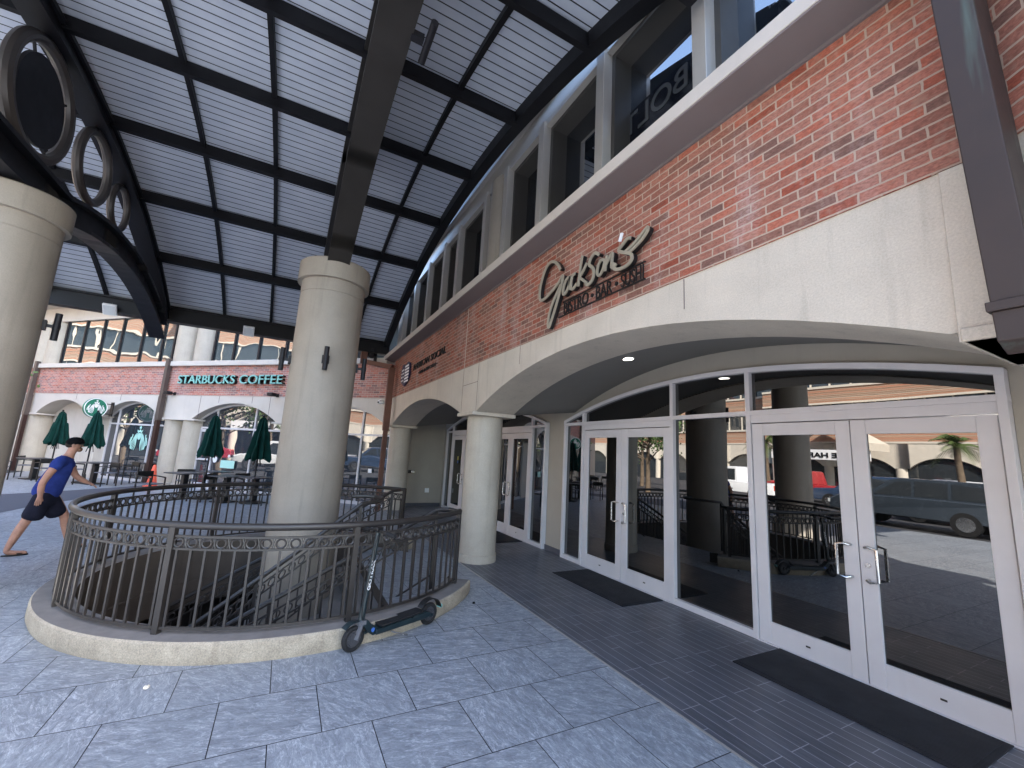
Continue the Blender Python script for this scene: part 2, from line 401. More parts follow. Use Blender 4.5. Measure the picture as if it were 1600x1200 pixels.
# ------------------------------------------------------------------ ground
RC = (.33, 6.7)                   # centre of the round stairwell
HX0, HX1, HY0, HY1 = -2.37, 2.77, 4.0, 9.4
def sheet_with_hole(mb, x0, x1, y0, y1, z):
    for a, b, c, d in ((x0, HX0, y0, y1), (HX1, x1, y0, y1), (HX0, HX1, y0, HY0), (HX0, HX1, HY1, y1)):
        if b > a and d > c: mb.add([(a, c, z), (b, c, z), (b, d, z), (a, d, z)], [(0, 1, 2, 3)])
    n = 64; R = 2.2
    A = sorted([2*PI*i/n for i in range(n)]+[math.atan2(b-RC[1], a-RC[0]) % (2*PI) for a in (HX0, HX1) for b in (HY0, HY1)])
    for a0, a1 in zip(A, A[1:]+[2*PI]):
        def edge(a):
            dx, dy = math.cos(a), math.sin(a); t = 9
            for lim, d, o in ((HX0, dx, RC[0]), (HX1, dx, RC[0]), (HY0, dy, RC[1]), (HY1, dy, RC[1])):
                if abs(d) > 1e-6 and (lim-o)/d > 0: t = min(t, (lim-o)/d)
            return (RC[0]+dx*t, RC[1]+dy*t, z)
        mb.add([(RC[0]+R*math.cos(a0), RC[1]+R*math.sin(a0), z), edge(a0), edge(a1), (RC[0]+R*math.cos(a1), RC[1]+R*math.sin(a1), z)], [(0, 1, 2, 3)])
    return mb
g = MB(); sheet_with_hole(g, -400, 400, -400, 500, -.03); struct(g.build('ground', ASPH))
g = MB(); sheet_with_hole(g, -9.5, 2.77, -9, 40, 0)
LX = 1.3                          # top step of the stair
half = math.sqrt(2.2**2-(LX-RC[0])**2); a = math.asin(half/2.2)
g.add([(LX, RC[1]-half, 0)]+[(RC[0]+2.2*math.cos(t), RC[1]+2.2*math.sin(t), 0) for t in [-a+2*a*i/16 for i in range(17)]], [tuple(range(18))])
struct(g.build('plaza_paving', TILE))
g = MB(); g.add([(2.79, -9, 0), (9, -9, 0), (9, 15, 0), (2.79, 15, 0)], [(0, 1, 2, 3)]); struct(g.build('porch_paving', PLANK))
g = MB(); g.box(2.77, 2.79, -9, 13.2, -.02, .003); struct(g.build('floor_trim', MULL))
g = MB(); g.add([(x, y, .004) for x, y in ((-9.4, 9.5), (-5.9, 9.5), (-5.2, 12.5), (-5.0, 14.4), (-4.35, 16.9), (-3.7, 18.3), (-3.3, 18.9), (-4.2, 20.0), (-5.0, 18.7), (-5.7, 17.7), (-6.5, 16.8), (-9.4, 14.6))], [tuple(range(12))])
struct(g.build('dark_paving_strip', BANDM))

# ------------------------------------------------------------------ main building (local x = -Y, y = X-2.75)
main = thing('restaurant_building', 'two storey brick and beige stucco building with arched porch and glass doors on the right', 'building', (2.75, 0, 0), -PI/2)
mb = MB(); mb.box(-13.3, -.55, 0, .5, 3.33, 4.52); mb.build('brick_band', MAIN_BRICK, main)
mb = MB(); arch_wall(mb, -13.35, -.72, 2.49, 3.33, [(-12.9, -7.25, 2.49, 2.99), (-6.54, -.76, 2.49, 3.07)], .012, .72); mb.build('stucco_arcade', STUCCO, main, sharp=0)
for a, b in ((-13.4, -12.88), (-7.27, -6.55), (-.71, .01)):
    mb = MB(); mb.box(a, b, -.05, .78, 2.43, 2.495); mb.build('impost', STUCCO, main, bevel=.01)
mb = MB()                                               # joints of the stucco panels
for x in (-5.1, -2.3): mb.box(x-.004, x+.004, .009, .03, 3.06 if x < -4 else 3.06, 3.32)
mb.box(-7.25, -6.55, .009, .03, 2.995, 3.003); mb.box(-7.25, -7.242, .009, .03, 2.5, 3.32); mb.box(-6.56, -6.552, .009, .03, 2.5, 3.32)
mb.build('panel_joint', SOFFITM, main)
mb = MB(); mb.box(-7.215, -7.195, -.003, .03, 3.335, 4.48); mb.build('expansion_joint', STUCCO, main)
mb = MB(); mb.box(-.72, -.5, -.035, .7, 2.43, 3.31); mb.build('corner_pier', STUCCO, main, bevel=.006)
for cx in (-6.96, -13.25, -.2):
    mb = MB(); mb.lathe([(.335, 0), (.335, .12), (.318, .13), (.318, 2.43)], (cx, .378), 40); mb.build('pillar', PILSTUC, main)
# porch vaults follow the arches to the shopfront wall
mb = MB()
P = seg_arch(-6.54, -.76, 2.5, 3.09, 32); Q = [(x, z+.16) for x, z in P]
mb.add([(x, .72, z) for x, z in P]+[(x, 2.06, z) for x, z in Q], [(i, i+1, i+34, i+33) for i in range(32)])
P = seg_arch(-13.0, -7.25, 2.5, 3.0, 32)
mb.add([(x, .72, z) for x, z in P]+[(x, 2.06, z+.2) for x, z in P], [(i, i+1, i+34, i+33) for i in range(32)])
mb.add([(-7.25, .72, 2.5), (-6.54, .72, 2.5), (-6.54, 2.06, 2.66), (-7.25, 2.06, 2.7)], [(0, 1, 2, 3)])
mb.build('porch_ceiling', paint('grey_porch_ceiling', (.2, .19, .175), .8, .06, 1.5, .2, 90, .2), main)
mb = MB()                                               # back wall round the shopfronts
for x0, x1 in ((-14, -13.52), (-7.4, -6.76), (-1.03, 2.5)): mb.box(x0, x1, 2.05, 2.3, 0, 3.4)
for P in (seg_arch(-13.52, -7.4, 2.5, 2.98, 32), [(-6.76+(5.73)*i/32, 0) for i in range(33)]):
    if P[5][1] == 0: P = [(x, z) for x, z in seg_arch(-6.76, -.5, 2.5, 2.99, 36) if x <= -1.03]+[(-1.03, 2.64)]
    for (a, za), (b, zb) in zip(P, P[1:]):
        mb.add([(a, 2.05, za), (b, 2.05, zb), (b, 2.05, 3.5), (a, 2.05, 3.5)], [(0, 1, 2, 3)])
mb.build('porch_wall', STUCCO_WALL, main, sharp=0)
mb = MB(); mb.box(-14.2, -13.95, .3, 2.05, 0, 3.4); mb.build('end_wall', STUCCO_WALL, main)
mb = MB(); mb.box(-13.95, -13.93, .7, 2.05, 0, .09); mb.build('skirting', BANDM, main)
mb = MB(); mb.box(-7.4, -6.76, 2.03, 2.05, 0, .09); mb.build('skirting', BANDM, main)
mb = MB(); mb.box(-1.0, .6, 2.03, 2.05, 0, .09); mb.build('skirting', BANDM, main)
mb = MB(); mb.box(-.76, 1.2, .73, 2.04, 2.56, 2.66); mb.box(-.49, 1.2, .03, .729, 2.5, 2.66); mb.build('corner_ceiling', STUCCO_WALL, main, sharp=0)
# ledge, upper windows, eave
mb = MB(); mb.box(-13.6, .6, -.32, .45, 4.53, 4.66); mb.build('window_ledge', LEDGE, main, bevel=.006)
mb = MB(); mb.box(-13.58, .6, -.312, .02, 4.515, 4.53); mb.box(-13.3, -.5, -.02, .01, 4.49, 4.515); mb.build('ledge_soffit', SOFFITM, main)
mb = MB(); mb.box(-13.1, 3, -.09, .6, 6.79, 6.83); mb.box(-13.1, 3, -.124, -.09, 6.78, 7.02); mb.box(-13.1, 3, -.09, 6, 6.98, 7.05); mb.build('eave', EAVEM, main)
mb = MB(); mb.box(-13.1, 3, -.04, .1, 6.47, 6.79); mb.build('head_panel', MULL, main)
mb = MB(); mb.box(-13.1, 3, .4, 6, 4.7, 7.0); mb.build('upper_wall', DARKFRAME, main)
mb = MB(); mb.box(-18, -1.5, 2.45, 14, 0, 24); mb.build('sun_blocker', STUCCO_LT, main)  # unseen tower, added only to keep direct sun off the terrace
edges = [-12.35, -11.2, -9.95, -8.75, -7.85, -6.52]
right = [-5.7, -4.6, -3.32, -2.02, -.7, .6]
REVEAL = paint('window_reveal', (.04, .037, .034), .45, .08, 3, 0, 40, .4)
def upper_win(x0, x1):
    f = MB(); d = .055
    f.box(x0+.06, x0+.06+d, .02, .30, 4.66, 6.4); f.box(x1-.06-d, x1-.06, .02, .30, 4.66, 6.4); f.box(x0+.06+d, x1-.06-d, .02, .30, 6.34, 6.4)
    fo = f.build('upper_window', REVEAL, main)
    p = MB(); p.box(x0+.06+d, x1-.06-d, .26, .28, 4.66, 6.34); p.build('pane', GLASSUP, fo)
for L in (edges, right):
    for a, b in zip(L, L[1:]): upper_win(a, b)
    for x in L:
        mb = MB(); mb.box(x-.075, x+.06, -.1, .14, 4.66, 6.47); mb.build('mullion', MULL, main, bevel=.005)
mb = MB(); mb.box(-13.1, .6, -.06, .14, 6.4, 6.47); mb.build('window_head', MULL, main)
mb = MB(); mb.box(-13.08, -12.42, -.06, .14, 4.66, 6.47); mb.build('corner_panel', MULL, main)
mb = MB(); mb.lathe([(.36, 4.66), (.36, 6.47)], (-6.1, .22), 32); mb.build('upper_column', COLSTUC, main)

# shopfronts
def door(parent, x0, x1, hinge_left, y=2.0):
    d = MB(); st = .12; zt = 2.30
    d.box(x0, x0+st, y-.03, y+.03, .012, zt); d.box(x1-st, x1, y-.03, y+.03, .012, zt)
    d.box(x0+st, x1-st, y-.028, y+.028, .012, .22); d.box(x0+st, x1-st, y-.028, y+.028, zt-.13, zt)
    o = d.build('door', ALUM, parent, bevel=.004)
    p = MB(); p.box(x0+st, x1-st, y-.006, y+.006, .22, zt-.13); p.build('glass', GLASS, o)
    hx = x1-st/2 if hinge_left else x0+st/2
    tx = hx-.09 if hinge_left else hx+.09
    h = MB(); h.tube([(hx, y-.03, 1.155), (hx, y-.075, 1.155), (hx*.7+tx*.3, y-.09, 1.165), (tx, y-.09, 1.15), (tx, y-.09, .88), (hx*.7+tx*.3, y-.09, .865), (hx, y-.075, .875), (hx, y-.03, .875)], .013, 10)
    h.build('handle', STEEL, o)
    if not hinge_left:
        h = MB(); h.cyl((hx+.0, y-.028, 1.0), (hx, y-.042, 1.0), .022, n=16); h.cyl((hx, y-.04, 1.0), (hx, y-.046, 1.0), .012, n=12); h.build('lock', STEEL, o)
    k = MB(); k.box((x0+x1)/2-.02, (x0+x1)/2+.02, y-.032, y-.028, .11, .125); k.build('door_plate', DARKFRAME, o)
    return o
def shopfront(x0, x1, xs, doors, arch, y=2.02):
    """xs: vertical bars; doors: (xa,xb) bays with a leaf pair; arch: function x -> head height"""
    fr = MB(); b = .055
    for x in xs: fr.box(x-b/2, x+b/2, y-.06, y+.06, 0, arch(x)-.01)
    n = 48
    for i in range(n):
        a, c = x0+(x1-x0)*i/n, x0+(x1-x0)*(i+1)/n
        za, zc = arch(a), arch(c)
        fr.add([(a, y-.062, za-.06), (c, y-.062, zc-.06), (c, y-.062, zc), (a, y-.062, za), (a, y+.06, za-.06), (c, y+.06, zc-.06), (c, y+.06, zc), (a, y+.06, za)],
               [(0, 1, 2, 3), (0, 4, 5, 1), (3, 2, 6, 7)])
    fr.box(x0, x1, y-.058, y+.058, 2.40, 2.455)
    for a, c in zip(xs, xs[1:]):
        isd = any(abs(a-d[0]) < .08 for d in doors)
        if isd: fr.box(a+b/2, c-b/2, y-.05, y+.05, 2.31, 2.40); fr.box(a+b/2, c-b/2, y-.07, y+.05, 0, .012)
        else: fr.box(a+b/2, c-b/2, y-.056, y+.056, 0, .075)
    o = fr.build('shopfront', ALUM, main, bevel=.003)
    for a, c in zip(xs, xs[1:]):
        isd = any(abs(a-d[0]) < .08 for d in doors)
        n = 14; X = [a+b/2+(c-a-b)*i/n for i in range(n+1)]
        t = MB()
        for p, q in zip(X, X[1:]): t.add([(p, y, 2.455), (q, y, 2.455), (q, y, arch(q)-.05), (p, y, arch(p)-.05)], [(0, 1, 2, 3)])
        t.build('pane', GLASS, o)
        if not isd: t = MB(); t.add([(a, y, .07), (c, y, .07), (c, y, 2.42), (a, y, 2.42)], [(0, 1, 2, 3)]); t.build('pane', GLASS, o)
        else:
            m = (a+c)/2; door(o, a+b/2+.008, m-.004, True, y-.015); door(o, m+.004, c-b/2-.008, False, y-.015)
    return o
def mk_arch(xa, xb, zs, zc):
    h = (xb-xa)/2; s_ = zc-zs; R = (h*h+s_*s_)/(2*s_); cx = (xa+xb)/2; cz = zc-R
    return lambda x: cz+math.sqrt(max(0, R*R-(x-cx)**2))
shopfront(-6.76, -1.03, [-6.73, -6.17, -4.17, -3.055, -1.06], [(-6.17,), (-3.055,)], mk_arch(-6.76, -.5, 2.5, 2.985))
shopfront(-13.52, -7.4, [-13.49, -12.95, -11.0, -9.95, -7.98, -7.43], [(-12.95,), (-9.95,)], mk_arch(-13.52, -7.4, 2.5, 2.97))
# ceiling downlights, wall fittings
for x, y in ((-4.07, 1.05), (-4.95, 1.1), (-11.2, 1.07), (-2.6, 1.05)):
    mb = MB(); z = 3.125 if x > -7 else 3.05
    if x > -5.5 and x < -4.5: z = 3.10
    mb.cyl((x, y, z-.01), (x, y, z+.06), .085, n=24); o = mb.build('downlight', WHITE, main)
    mb = MB(); mb.cyl((x, y, z-.014), (x, y, z-.0101), .07, n=24); mb.build('lens', LAMP, o)
mb = MB(); mb.box(-13.95, -13.89, .83, 1.08, 1.03, 1.13); o = mb.build('intercom', BLACKM, main, bevel=.004)
mb = MB(); mb.box(-13.9, -13.86, .98, 1.09, 1.045, 1.115); mb.build('intercom_face', STEEL, o, bevel=.004)
mb = MB(); mb.box(-13.95, -13.93, 1.5, 1.64, .42, .56); mb.build('outlet_plate', WHITE, main, bevel=.003)
mb = MB(); mb.box(-12.36, -12.3, 1.96, 1.968, 1.55, 1.66); mb.build('door_sticker', YELLOW, main)
mb = MB(); mb.box(-12.36, -12.3, 1.96, 1.968, 1.46, 1.54); mb.build('door_sticker', BLUEPLATE, main)
# right hand wing, turned 30 degrees towards the camera
wing = thing('angled_wing', 'angled brick and stucco wing behind the dark box downspout at the right edge', 'building', (2.75, .55, 0), -PI/2-math.radians(30))
mb = MB(); mb.box(0.02, 1.8, 0, .5, 3.33, 4.52); mb.build('brick_band', MAIN_BRICK, wing)
mb = MB(); mb.box(.02, 1.8, .012, .72, 2.49, 3.33); mb.build('stucco_arcade', STUCCO, wing, sharp=0)
mb = MB(); mb.box(-.1, 1.8, -.32, .4, 4.53, 4.66); mb.build('window_ledge', LEDGE, wing)
mb = MB(); mb.box(0, 1.8, .15, 1.5, 4.66, 6.9); mb.build('upper_wall', MULL, wing)
mb = MB(); mb.lathe([(.335, 0), (.335, .12), (.318, .13), (.318, 2.5)], (1.45, .378), 32); mb.build('pillar', PILSTUC, wing)

# ------------------------------------------------------------------ wall signs and fittings of the main facade
def sx(y): return -y
sign = thing('restaurant_sign', 'metal script sign with BISTRO BAR SUSHI in dark capitals, on the brick band', 'sign', (2.75, 0, 0), -PI/2)
ST = [
 ([(4.014, 4.034), (4.049, 4.097), (4.127, 4.172), (4.216, 4.211), (4.315, 4.194), (4.399, 4.102), (4.458, 3.965), (4.471, 3.838), (4.43, 3.771), (4.338, 3.764), (4.187, 3.81), (4.055, 3.864), (3.958, 3.934), (3.965, 3.848), (4.025, 3.70), (4.087, 3.575), (4.152, 3.455), (4.215, 3.36), (4.241, 3.417), (4.211, 3.545), (4.145, 3.661), (4.067, 3.746), (3.99, 3.83)], .030),
 ([(3.83, 3.872), (3.893, 3.838), (3.928, 3.76), (3.923, 3.688), (3.875, 3.696), (3.822, 3.76), (3.795, 3.87), (3.805, 3.781), (3.79, 3.705)], .027),
 ([(3.70, 3.866), (3.752, 3.858), (3.776, 3.791), (3.772, 3.708), (3.725, 3.698), (3.664, 3.735)], .027),
 ([(3.575, 4.03), (3.602, 3.923), (3.623, 3.794), (3.636, 3.69)], .027),
 ([(3.49, 3.91), (3.555, 3.837), (3.610, 3.789), (3.551, 3.734), (3.48, 3.675)], .025),
 ([(3.285, 3.92), (3.345, 3.965), (3.417, 3.939), (3.447, 3.874), (3.388, 3.817), (3.361, 3.742), (3.399, 3.669), (3.463, 3.648), (3.505, 3.675)], .028),
 ([(3.24, 3.848), (3.293, 3.802), (3.306, 3.721), (3.266, 3.684), (3.215, 3.735), (3.194, 3.816), (3.24, 3.848)], .025),
 ([(3.155, 3.86), (3.171, 3.786), (3.184, 3.70)], .026),
 ([(3.178, 3.757), (3.121, 3.81), (3.074, 3.848), (3.078, 3.772), (3.08, 3.7), (3.041, 3.734)], .026),
 ([(2.816, 3.899), (2.868, 3.908), (2.934, 3.872), (2.981, 3.838), (2.906, 3.785), (2.812, 3.731), (2.805, 3.668), (2.877, 3.635), (2.984, 3.642), (3.047, 3.678), (3.012, 3.713)], .027),
 ([(2.9, 3.783), (2.79, 3.812), (2.704, 3.852), (2.632, 3.894), (2.6, 3.902), (2.607, 3.865), (2.679, 3.812), (2.79, 3.768), (2.85, 3.758)], .024)]
def smooth_path(P, k=5):
    P = [Vector((a, b, 0)) for a, b in P]; out = []
    for i in range(len(P)-1):
        p0 = P[max(0, i-1)]; p1 = P[i]; p2 = P[i+1]; p3 = P[min(len(P)-1, i+2)]
        for j in range(k):
            t = j/k
            out.append(.5*((2*p1)+(p2-p0)*t+(2*p0-5*p1+4*p2-p3)*t*t+(3*p1-p0-3*p2+p3)*t**3))
    return [(v.x, v.y) for v in out+[P[-1]]]
def ribbon(mb, pts, wd, y0, y1):
    """flat cut letter stroke of constant width and real thickness in the wall plane"""
    n = len(pts); L = []; Rr = []
    for i, (a, b) in enumerate(pts):
        p = pts[max(0, i-1)]; q = pts[min(n-1, i+1)]; dx, dz = q[0]-p[0], q[1]-p[1]; l = math.hypot(dx, dz) or 1
        ox, oz = -dz/l*wd, dx/l*wd; L.append((a+ox, b+oz)); Rr.append((a-ox, b-oz))
    vs = [(x, y0, z) for x, z in L]+[(x, y0, z) for x, z in Rr]+[(x, y1, z) for x, z in L]+[(x, y1, z) for x, z in Rr]
    fs = []
    for i in range(n-1):
        fs += [(i, i+1, n+i+1, n+i), (2*n+i, 3*n+i, 3*n+i+1, 2*n+i+1), (i, 2*n+i, 2*n+i+1, i+1), (n+i, n+i+1, 3*n+i+1, 3*n+i)]
    fs += [(0, n, 3*n, 2*n), (n-1, 3*n-1, 4*n-1, 2*n-1)]
    mb.add(vs, fs)
mb = MB(); md = MB()
for i, (P, wd) in enumerate(ST):
    P = smooth_path([(-y, z) for y, z in P], 6); e = i*.0007
    ribbon(mb, P, wd*.6, -.095-e, -.08-e); ribbon(md, P, wd*.55, -.0795-e, -.03-e)
mb.build('script_letters', SIGNGOLD, sign); md.build('script_letter_returns', SIGNDARK, sign)
mb = MB(); ribbon(mb, [(-2.943, 4.008), (-2.975, 3.931)], .015, -.096, -.08); mb.build('apostrophe', WHITE, sign)
mb = MB(); mb.box(-4.07, -2.68, -.05, -.036, 3.445, 3.458); mb.box(-3.99, -2.68, -.05, -.036, 3.612, 3.625); mb.build('sign_rail', SIGNDARK, sign)
for t, a, b in (('BISTRO', -3.97, -3.51), ('BAR', -3.38, -3.13), ('SUSHI', -3.0, -2.7)):
    text_mb(t, a, b, 3.465, 3.605, -.048, -.036, bold=.005).build('sign_capitals', SIGNDARK, sign)
mb = MB()
for x in (-3.445, -3.065): mb.cyl((x, -.048, 3.535), (x, -.036, 3.535), .022, n=16)
mb.build('sign_dot', SIGNDARK, sign)

sg = thing('shield_sign', 'small dark sign with striped shield at the far end of the brick band', 'sign', (2.75, 0, 0), -PI/2)
sh = [(-12.0, 4.1), (-11.85, 4.16), (-11.62, 4.1), (-11.38, 4.16), (-11.2, 4.1), (-11.14, 3.8), (-11.22, 3.66), (-11.5, 3.55), (-11.62, 3.5), (-11.76, 3.55), (-12.02, 3.66), (-12.08, 3.85)]
SHIELD = paint('shield_navy', (.025, .022, .06), .5)
mb = MB(); mb.prism(sh, -.06, -.02); mb.build('shield', SHIELD, sg)
mb = MB()
for i in range(6): mb.box(-11.62, -11.2-.03*(i > 4)*2, -.066, -.058, 3.6+i*.085, 3.645+i*.085)
for i in range(4):
    for j in range(2): mb.box(-11.98+j*.16, -11.9+j*.16, -.066, -.058, 3.66+i*.1, 3.7+i*.1)
mb.build('shield_stripes', WHITE, sg)
for wd_, a, b in (('AMERICAN', -10.92, -9.5), ('SOCIAL', -9.36, -8.32)): text_mb(wd_, a, b, 3.835, 3.995, -.03, -.012, bold=.0).build('sign_capitals', SIGNDARK, sg)
text_mb('\u2022 BAR & KITCHEN \u2022', -10.35, -8.85, 3.655, 3.735, -.03, -.012, bold=.0).build('sign_small_line', SIGNDARK, sg)

bolts = thing('window_banner', 'mirror image BOLTS lettering on a dark banner inside the large upper window', 'banner', (2.75, 0, 0), -PI/2)
BANM = paint('banner_navy', (.004, .005, .009), .14, .02, 3, 0, 60, .8)
mb = MB(); mb.box(-3.5, -2.26, .25, .258, 4.7, 5.72); mb.build('banner_cloth', BANM, bolts)
BGREY = paint('banner_grey', (.05, .055, .06), .16, .02, 3, 0, 60, .8)
text_mb('BOLTS', -3.46, -2.42, 5.42, 5.68, .243, .249, mirror=True, bold=.01).build('banner_letters', BGREY, bolts)

d = thing('box_downspout', 'large dark brown box downspout with green patina at the right corner of the facade', 'downspout', (2.51, .535, 0))
PATINA = paint('weathered_bronze', (.034, .022, .019), .62, .18, 4, .12, 30, .45, streak=.5, dirt=(.12, .2, .17))
mb = MB(); mb.box(-.11, .13, -.06, .065, 2.5, 4.14); mb.build('pipe', PATINA, d, bevel=.006)
mb = MB(); mb.box(-.135, .15, -.085, .09, 4.14, 4.24); mb.box(-.11, .24, -.06, .065, 4.24, 4.52); mb.build('head', PATINA, d, bevel=.006)
mb = MB(); mb.box(-.122, .13, -.072, .077, 2.46, 2.50); mb.build('band', PATINA, d, bevel=.004)
mb = MB(); mb.prism([(-.11, 2.46), (.13, 2.46), (.13, 2.33), (-.02, 2.30), (-.11, 2.34)], -.06, .065); mb.build('shoe', PATINA, d, bevel=.005)
for ch_ in d.children:
    for v_ in ch_.data.vertices: v_.co.y -= (4.25-v_.co.z)*.036
d = thing('rust_downspout', 'rust brown downspout in the corner between the arcade and the coffee shop wall', 'downspout', (2.58, 12.85, 0))
mb = MB(); mb.box(-.1, .08, -.07, .07, 2.3, 4.2); mb.build('upper_pipe', RUST, d, bevel=.006)
mb = MB(); mb.box(-.075, .055, -.05, .05, 0, 2.3); mb.build('lower_pipe', RUST, d, bevel=.006)
mb = MB(); mb.bar((0, 0, 4.22), (-.75, .75, 4.42), .14, .14); mb.box(-.84, -.66, .66, .84, 4.35, 4.95); mb.build('offset_pipe', RUST, d, bevel=.006)

# door mats
def doormat(x0, x1, y0, y1, label):
    mb = MB(); mb.box(x0, x1, y0, y1, .001, .011); mb.box(x0+.04, x1-.04, y0+.04, y1-.04, .011, .015)
    o = mb.build('door_mat', MAT, None, bevel=.003); return tag(o, label, 'door mat', 'rubber mats in front of the glass doors')
doormat(3.95, 4.70, 1.22, 2.80, 'long black rubber mat before the nearest glass doors at lower right')
doormat(3.97, 4.68, 4.30, 5.88, 'black rubber mat before the second pair of glass doors, beside the plain glass pane')
doormat(3.97, 4.68, 8.1, 9.7, 'black rubber mat before the doors behind the round arcade pillar')

# ------------------------------------------------------------------ canopy
K = 1.27
CY, CZ, CR = 5.35*K, 1.8+(-5.0-1.8)*K, 10.75*K
def arc_z(y, R=CR): return CZ+math.sqrt(R*R-(y-CY)**2)
Y0, Y1 = 1.9, 10.7*K
can = thing('canopy', 'dark steel canopy with a vaulted white slatted deck over the plaza', 'canopy')
def arc_strip(mb, x0, x1, Ra, Rb, y0=Y0, y1=Y1, n=32):
    P = [y0+(y1-y0)*i/n for i in range(n+1)]
    for a, b in zip(P, P[1:]):
        v = [(x, y, arc_z(y, R)) for y in (a, b) for x, R in ((x0, Ra), (x1, Ra), (x1, Rb), (x0, Rb))]
        mb.add(v, [(0, 1, 5, 4), (1, 2, 6, 5), (2, 3, 7, 6), (3, 0, 4, 7)])
    for y in (y0, y1):
        mb.add([(x0, y, arc_z(y, Ra)), (x1, y, arc_z(y, Ra)), (x1, y, arc_z(y, Rb)), (x0, y, arc_z(y, Rb))], [(0, 1, 2, 3)])
mb = MB(); arc_strip(mb, -5.42, 2.54, CR+.12, CR+.16, Y0-.06, Y1+.06); mb.build('roof_deck', ROOFDECK, can)
for x in (-4.33, -1.89, -.79, 1.52):
    mb = MB(); arc_strip(mb, x-.033, x+.033, CR+.03, CR+.118); mb.build('rib', DARKSTEEL, can)
for x, w_ in ((-5.38, .07), (2.47, .085)):
    mb = MB(); arc_strip(mb, x-w_, x+w_, CR-.08, CR+.15); mb.build('edge_rib', DARKSTEEL, can)
for k in range(-1, 5):
    y = (3.92+1.36*k)*K
    z = arc_z(y, CR-.09); s_ = -(y-CY)/math.sqrt(CR**2-(y-CY)**2)
    mb = MB(); q = .042
    mb.add([(x, y+dy, z+dz+dy*s_) for x in (-5.32, 2.42) for dy, dz in ((-q, 0), (q, 0), (q, .19), (-q, .19))],
           [(3, 2, 1, 0), (4, 5, 6, 7), (0, 1, 5, 4), (1, 2, 6, 5), (2, 3, 7, 6), (3, 0, 4, 7)])
    mb.build('purlin', DARKSTEEL, can)
for y in (Y1, Y0):
    mb = MB(); z = arc_z(y)
    mb.box(-5.42, 2.56, y-.09, y+.09, z-.25, z+.07); mb.box(-5.42, 2.56, y-.14, y+.14, z-.3, z-.25); mb.box(-5.42, 2.56, y-.15, y+.15, z+.07, z+.11)
    mb.build('eave_beam', DARKSTEEL, can)
def zb(y): return 5.28-.0627*(max(y, 1.2)-3)**2
mb = MB(); P = [Y0+.1+(7.1-Y0)*i/30 for i in range(31)]
for a, b in zip(P, P[1:]):
    for x0, x1, lo, hi in ((.215, .525, 0, .05), (.31, .43, .05, None), (.25, .49, None, None)):
        def zz(y, h, top):
            if h is None: return arc_z(y, CR)+.02
            return zb(y)+h
        if lo is None: l0, l1, h0, h1 = arc_z(a, CR)-.04, arc_z(b, CR)-.04, arc_z(a, CR)+.03, arc_z(b, CR)+.03
        else: l0, l1, h0, h1 = zb(a)+lo, zb(b)+lo, (zb(a)+hi if hi else arc_z(a, CR)-.04), (zb(b)+hi if hi else arc_z(b, CR)-.04)
        mb.add([(x0, a, l0), (x1, a, l0), (x1, a, h0), (x0, a, h0), (x0, b, l1), (x1, b, l1), (x1, b, h1), (x0, b, h1)],
               [(0, 1, 5, 4), (1, 2, 6, 5), (2, 3, 7, 6), (3, 0, 4, 7), (3, 2, 1, 0), (4, 5, 6, 7)])
P = [7.2+(13.5-7.2)*i/14 for i in range(15)]
for a, b in zip(P, P[1:]):
    v = [(x, y, z) for y in (a, b) for x, z in ((.25, arc_z(y, CR)-.25), (.49, arc_z(y, CR)-.25), (.49, arc_z(y, CR)+.03), (.25, arc_z(y, CR)+.03))]
    mb.add(v, [(0, 1, 5, 4), (1, 2, 6, 5), (2, 3, 7, 6), (3, 0, 4, 7)])
mb.build('arched_beam', paint('canopy_girder', (.022, .02, .019), .5, .15, 4, .06, 60, .25), can)
# decorative truss on the left column
TX = -3.2
mb = MB()
for x0, x1, Ra, Rb in ((TX-.15, TX+.15, CR-.06, CR), (TX-.15, TX+.15, CR-.27, CR-.22), (TX-.1, TX+.1, CR-.22, CR-.06)): arc_strip(mb, x0, x1, Ra, Rb, Y0+.1, Y1+.02)
mb.build('truss_upper_chord', CHARCOAL, can)
mb = MB()
def lc(y):
    y = (abs(y-CY)+CY)/K
    return 1.8+K*((4.17 if y < 6.07 else 4.43-.078*(y-7.9)**2)-1.8)
P = [Y0+.12+(10.58*K-Y0-.12)*i/48 for i in range(49)]
for a, b in zip(P, P[1:]):
    for x0, x1, lo, hi in ((TX-.16, TX+.16, -.21, -.15), (TX-.16, TX+.16, .15, .21), (TX-.05, TX+.05, -.15, .15)):
        mb.add([(x0, a, lc(a)+lo), (x1, a, lc(a)+lo), (x1, a, lc(a)+hi), (x0, a, lc(a)+hi), (x0, b, lc(b)+lo), (x1, b, lc(b)+lo), (x1, b, lc(b)+hi), (x0, b, lc(b)+hi)],
               [(0, 1, 5, 4), (1, 2, 6, 5), (2, 3, 7, 6), (3, 0, 4, 7), (3, 2, 1, 0), (4, 5, 6, 7)])
mb.build('truss_lower_chord', CHARCOAL, can)
RINGM = paint('truss_ring_lit_bronze', (.05, .044, .042), .38, .1, 5, .05, 60, .4)  # bronze grey, lightened so the light on the rings sits in the colour
def ring(y, z, r, t):
    y, z, r, t = y*K, 1.8+(z-1.8)*K, r*K, t*K
    mb = MB(); mb.tube([(TX, y+r*math.cos(g), z+r*math.sin(g)) for g in [2*PI*i/40 for i in range(40)]], t, 10, True); mb.build('truss_ring', RINGM, can)
ring(5.42, 4.95, .545, .058)
for y, z, r, t in ((6.69, 5.02, .42, .05), (7.63, 4.97, .30, .042)):
    ring(y, z, r, t); ring(2*5.35-y+.07, z, r, t)
dz_, dy_ = 1.8+(4.93-1.8)*K, 5.42*K
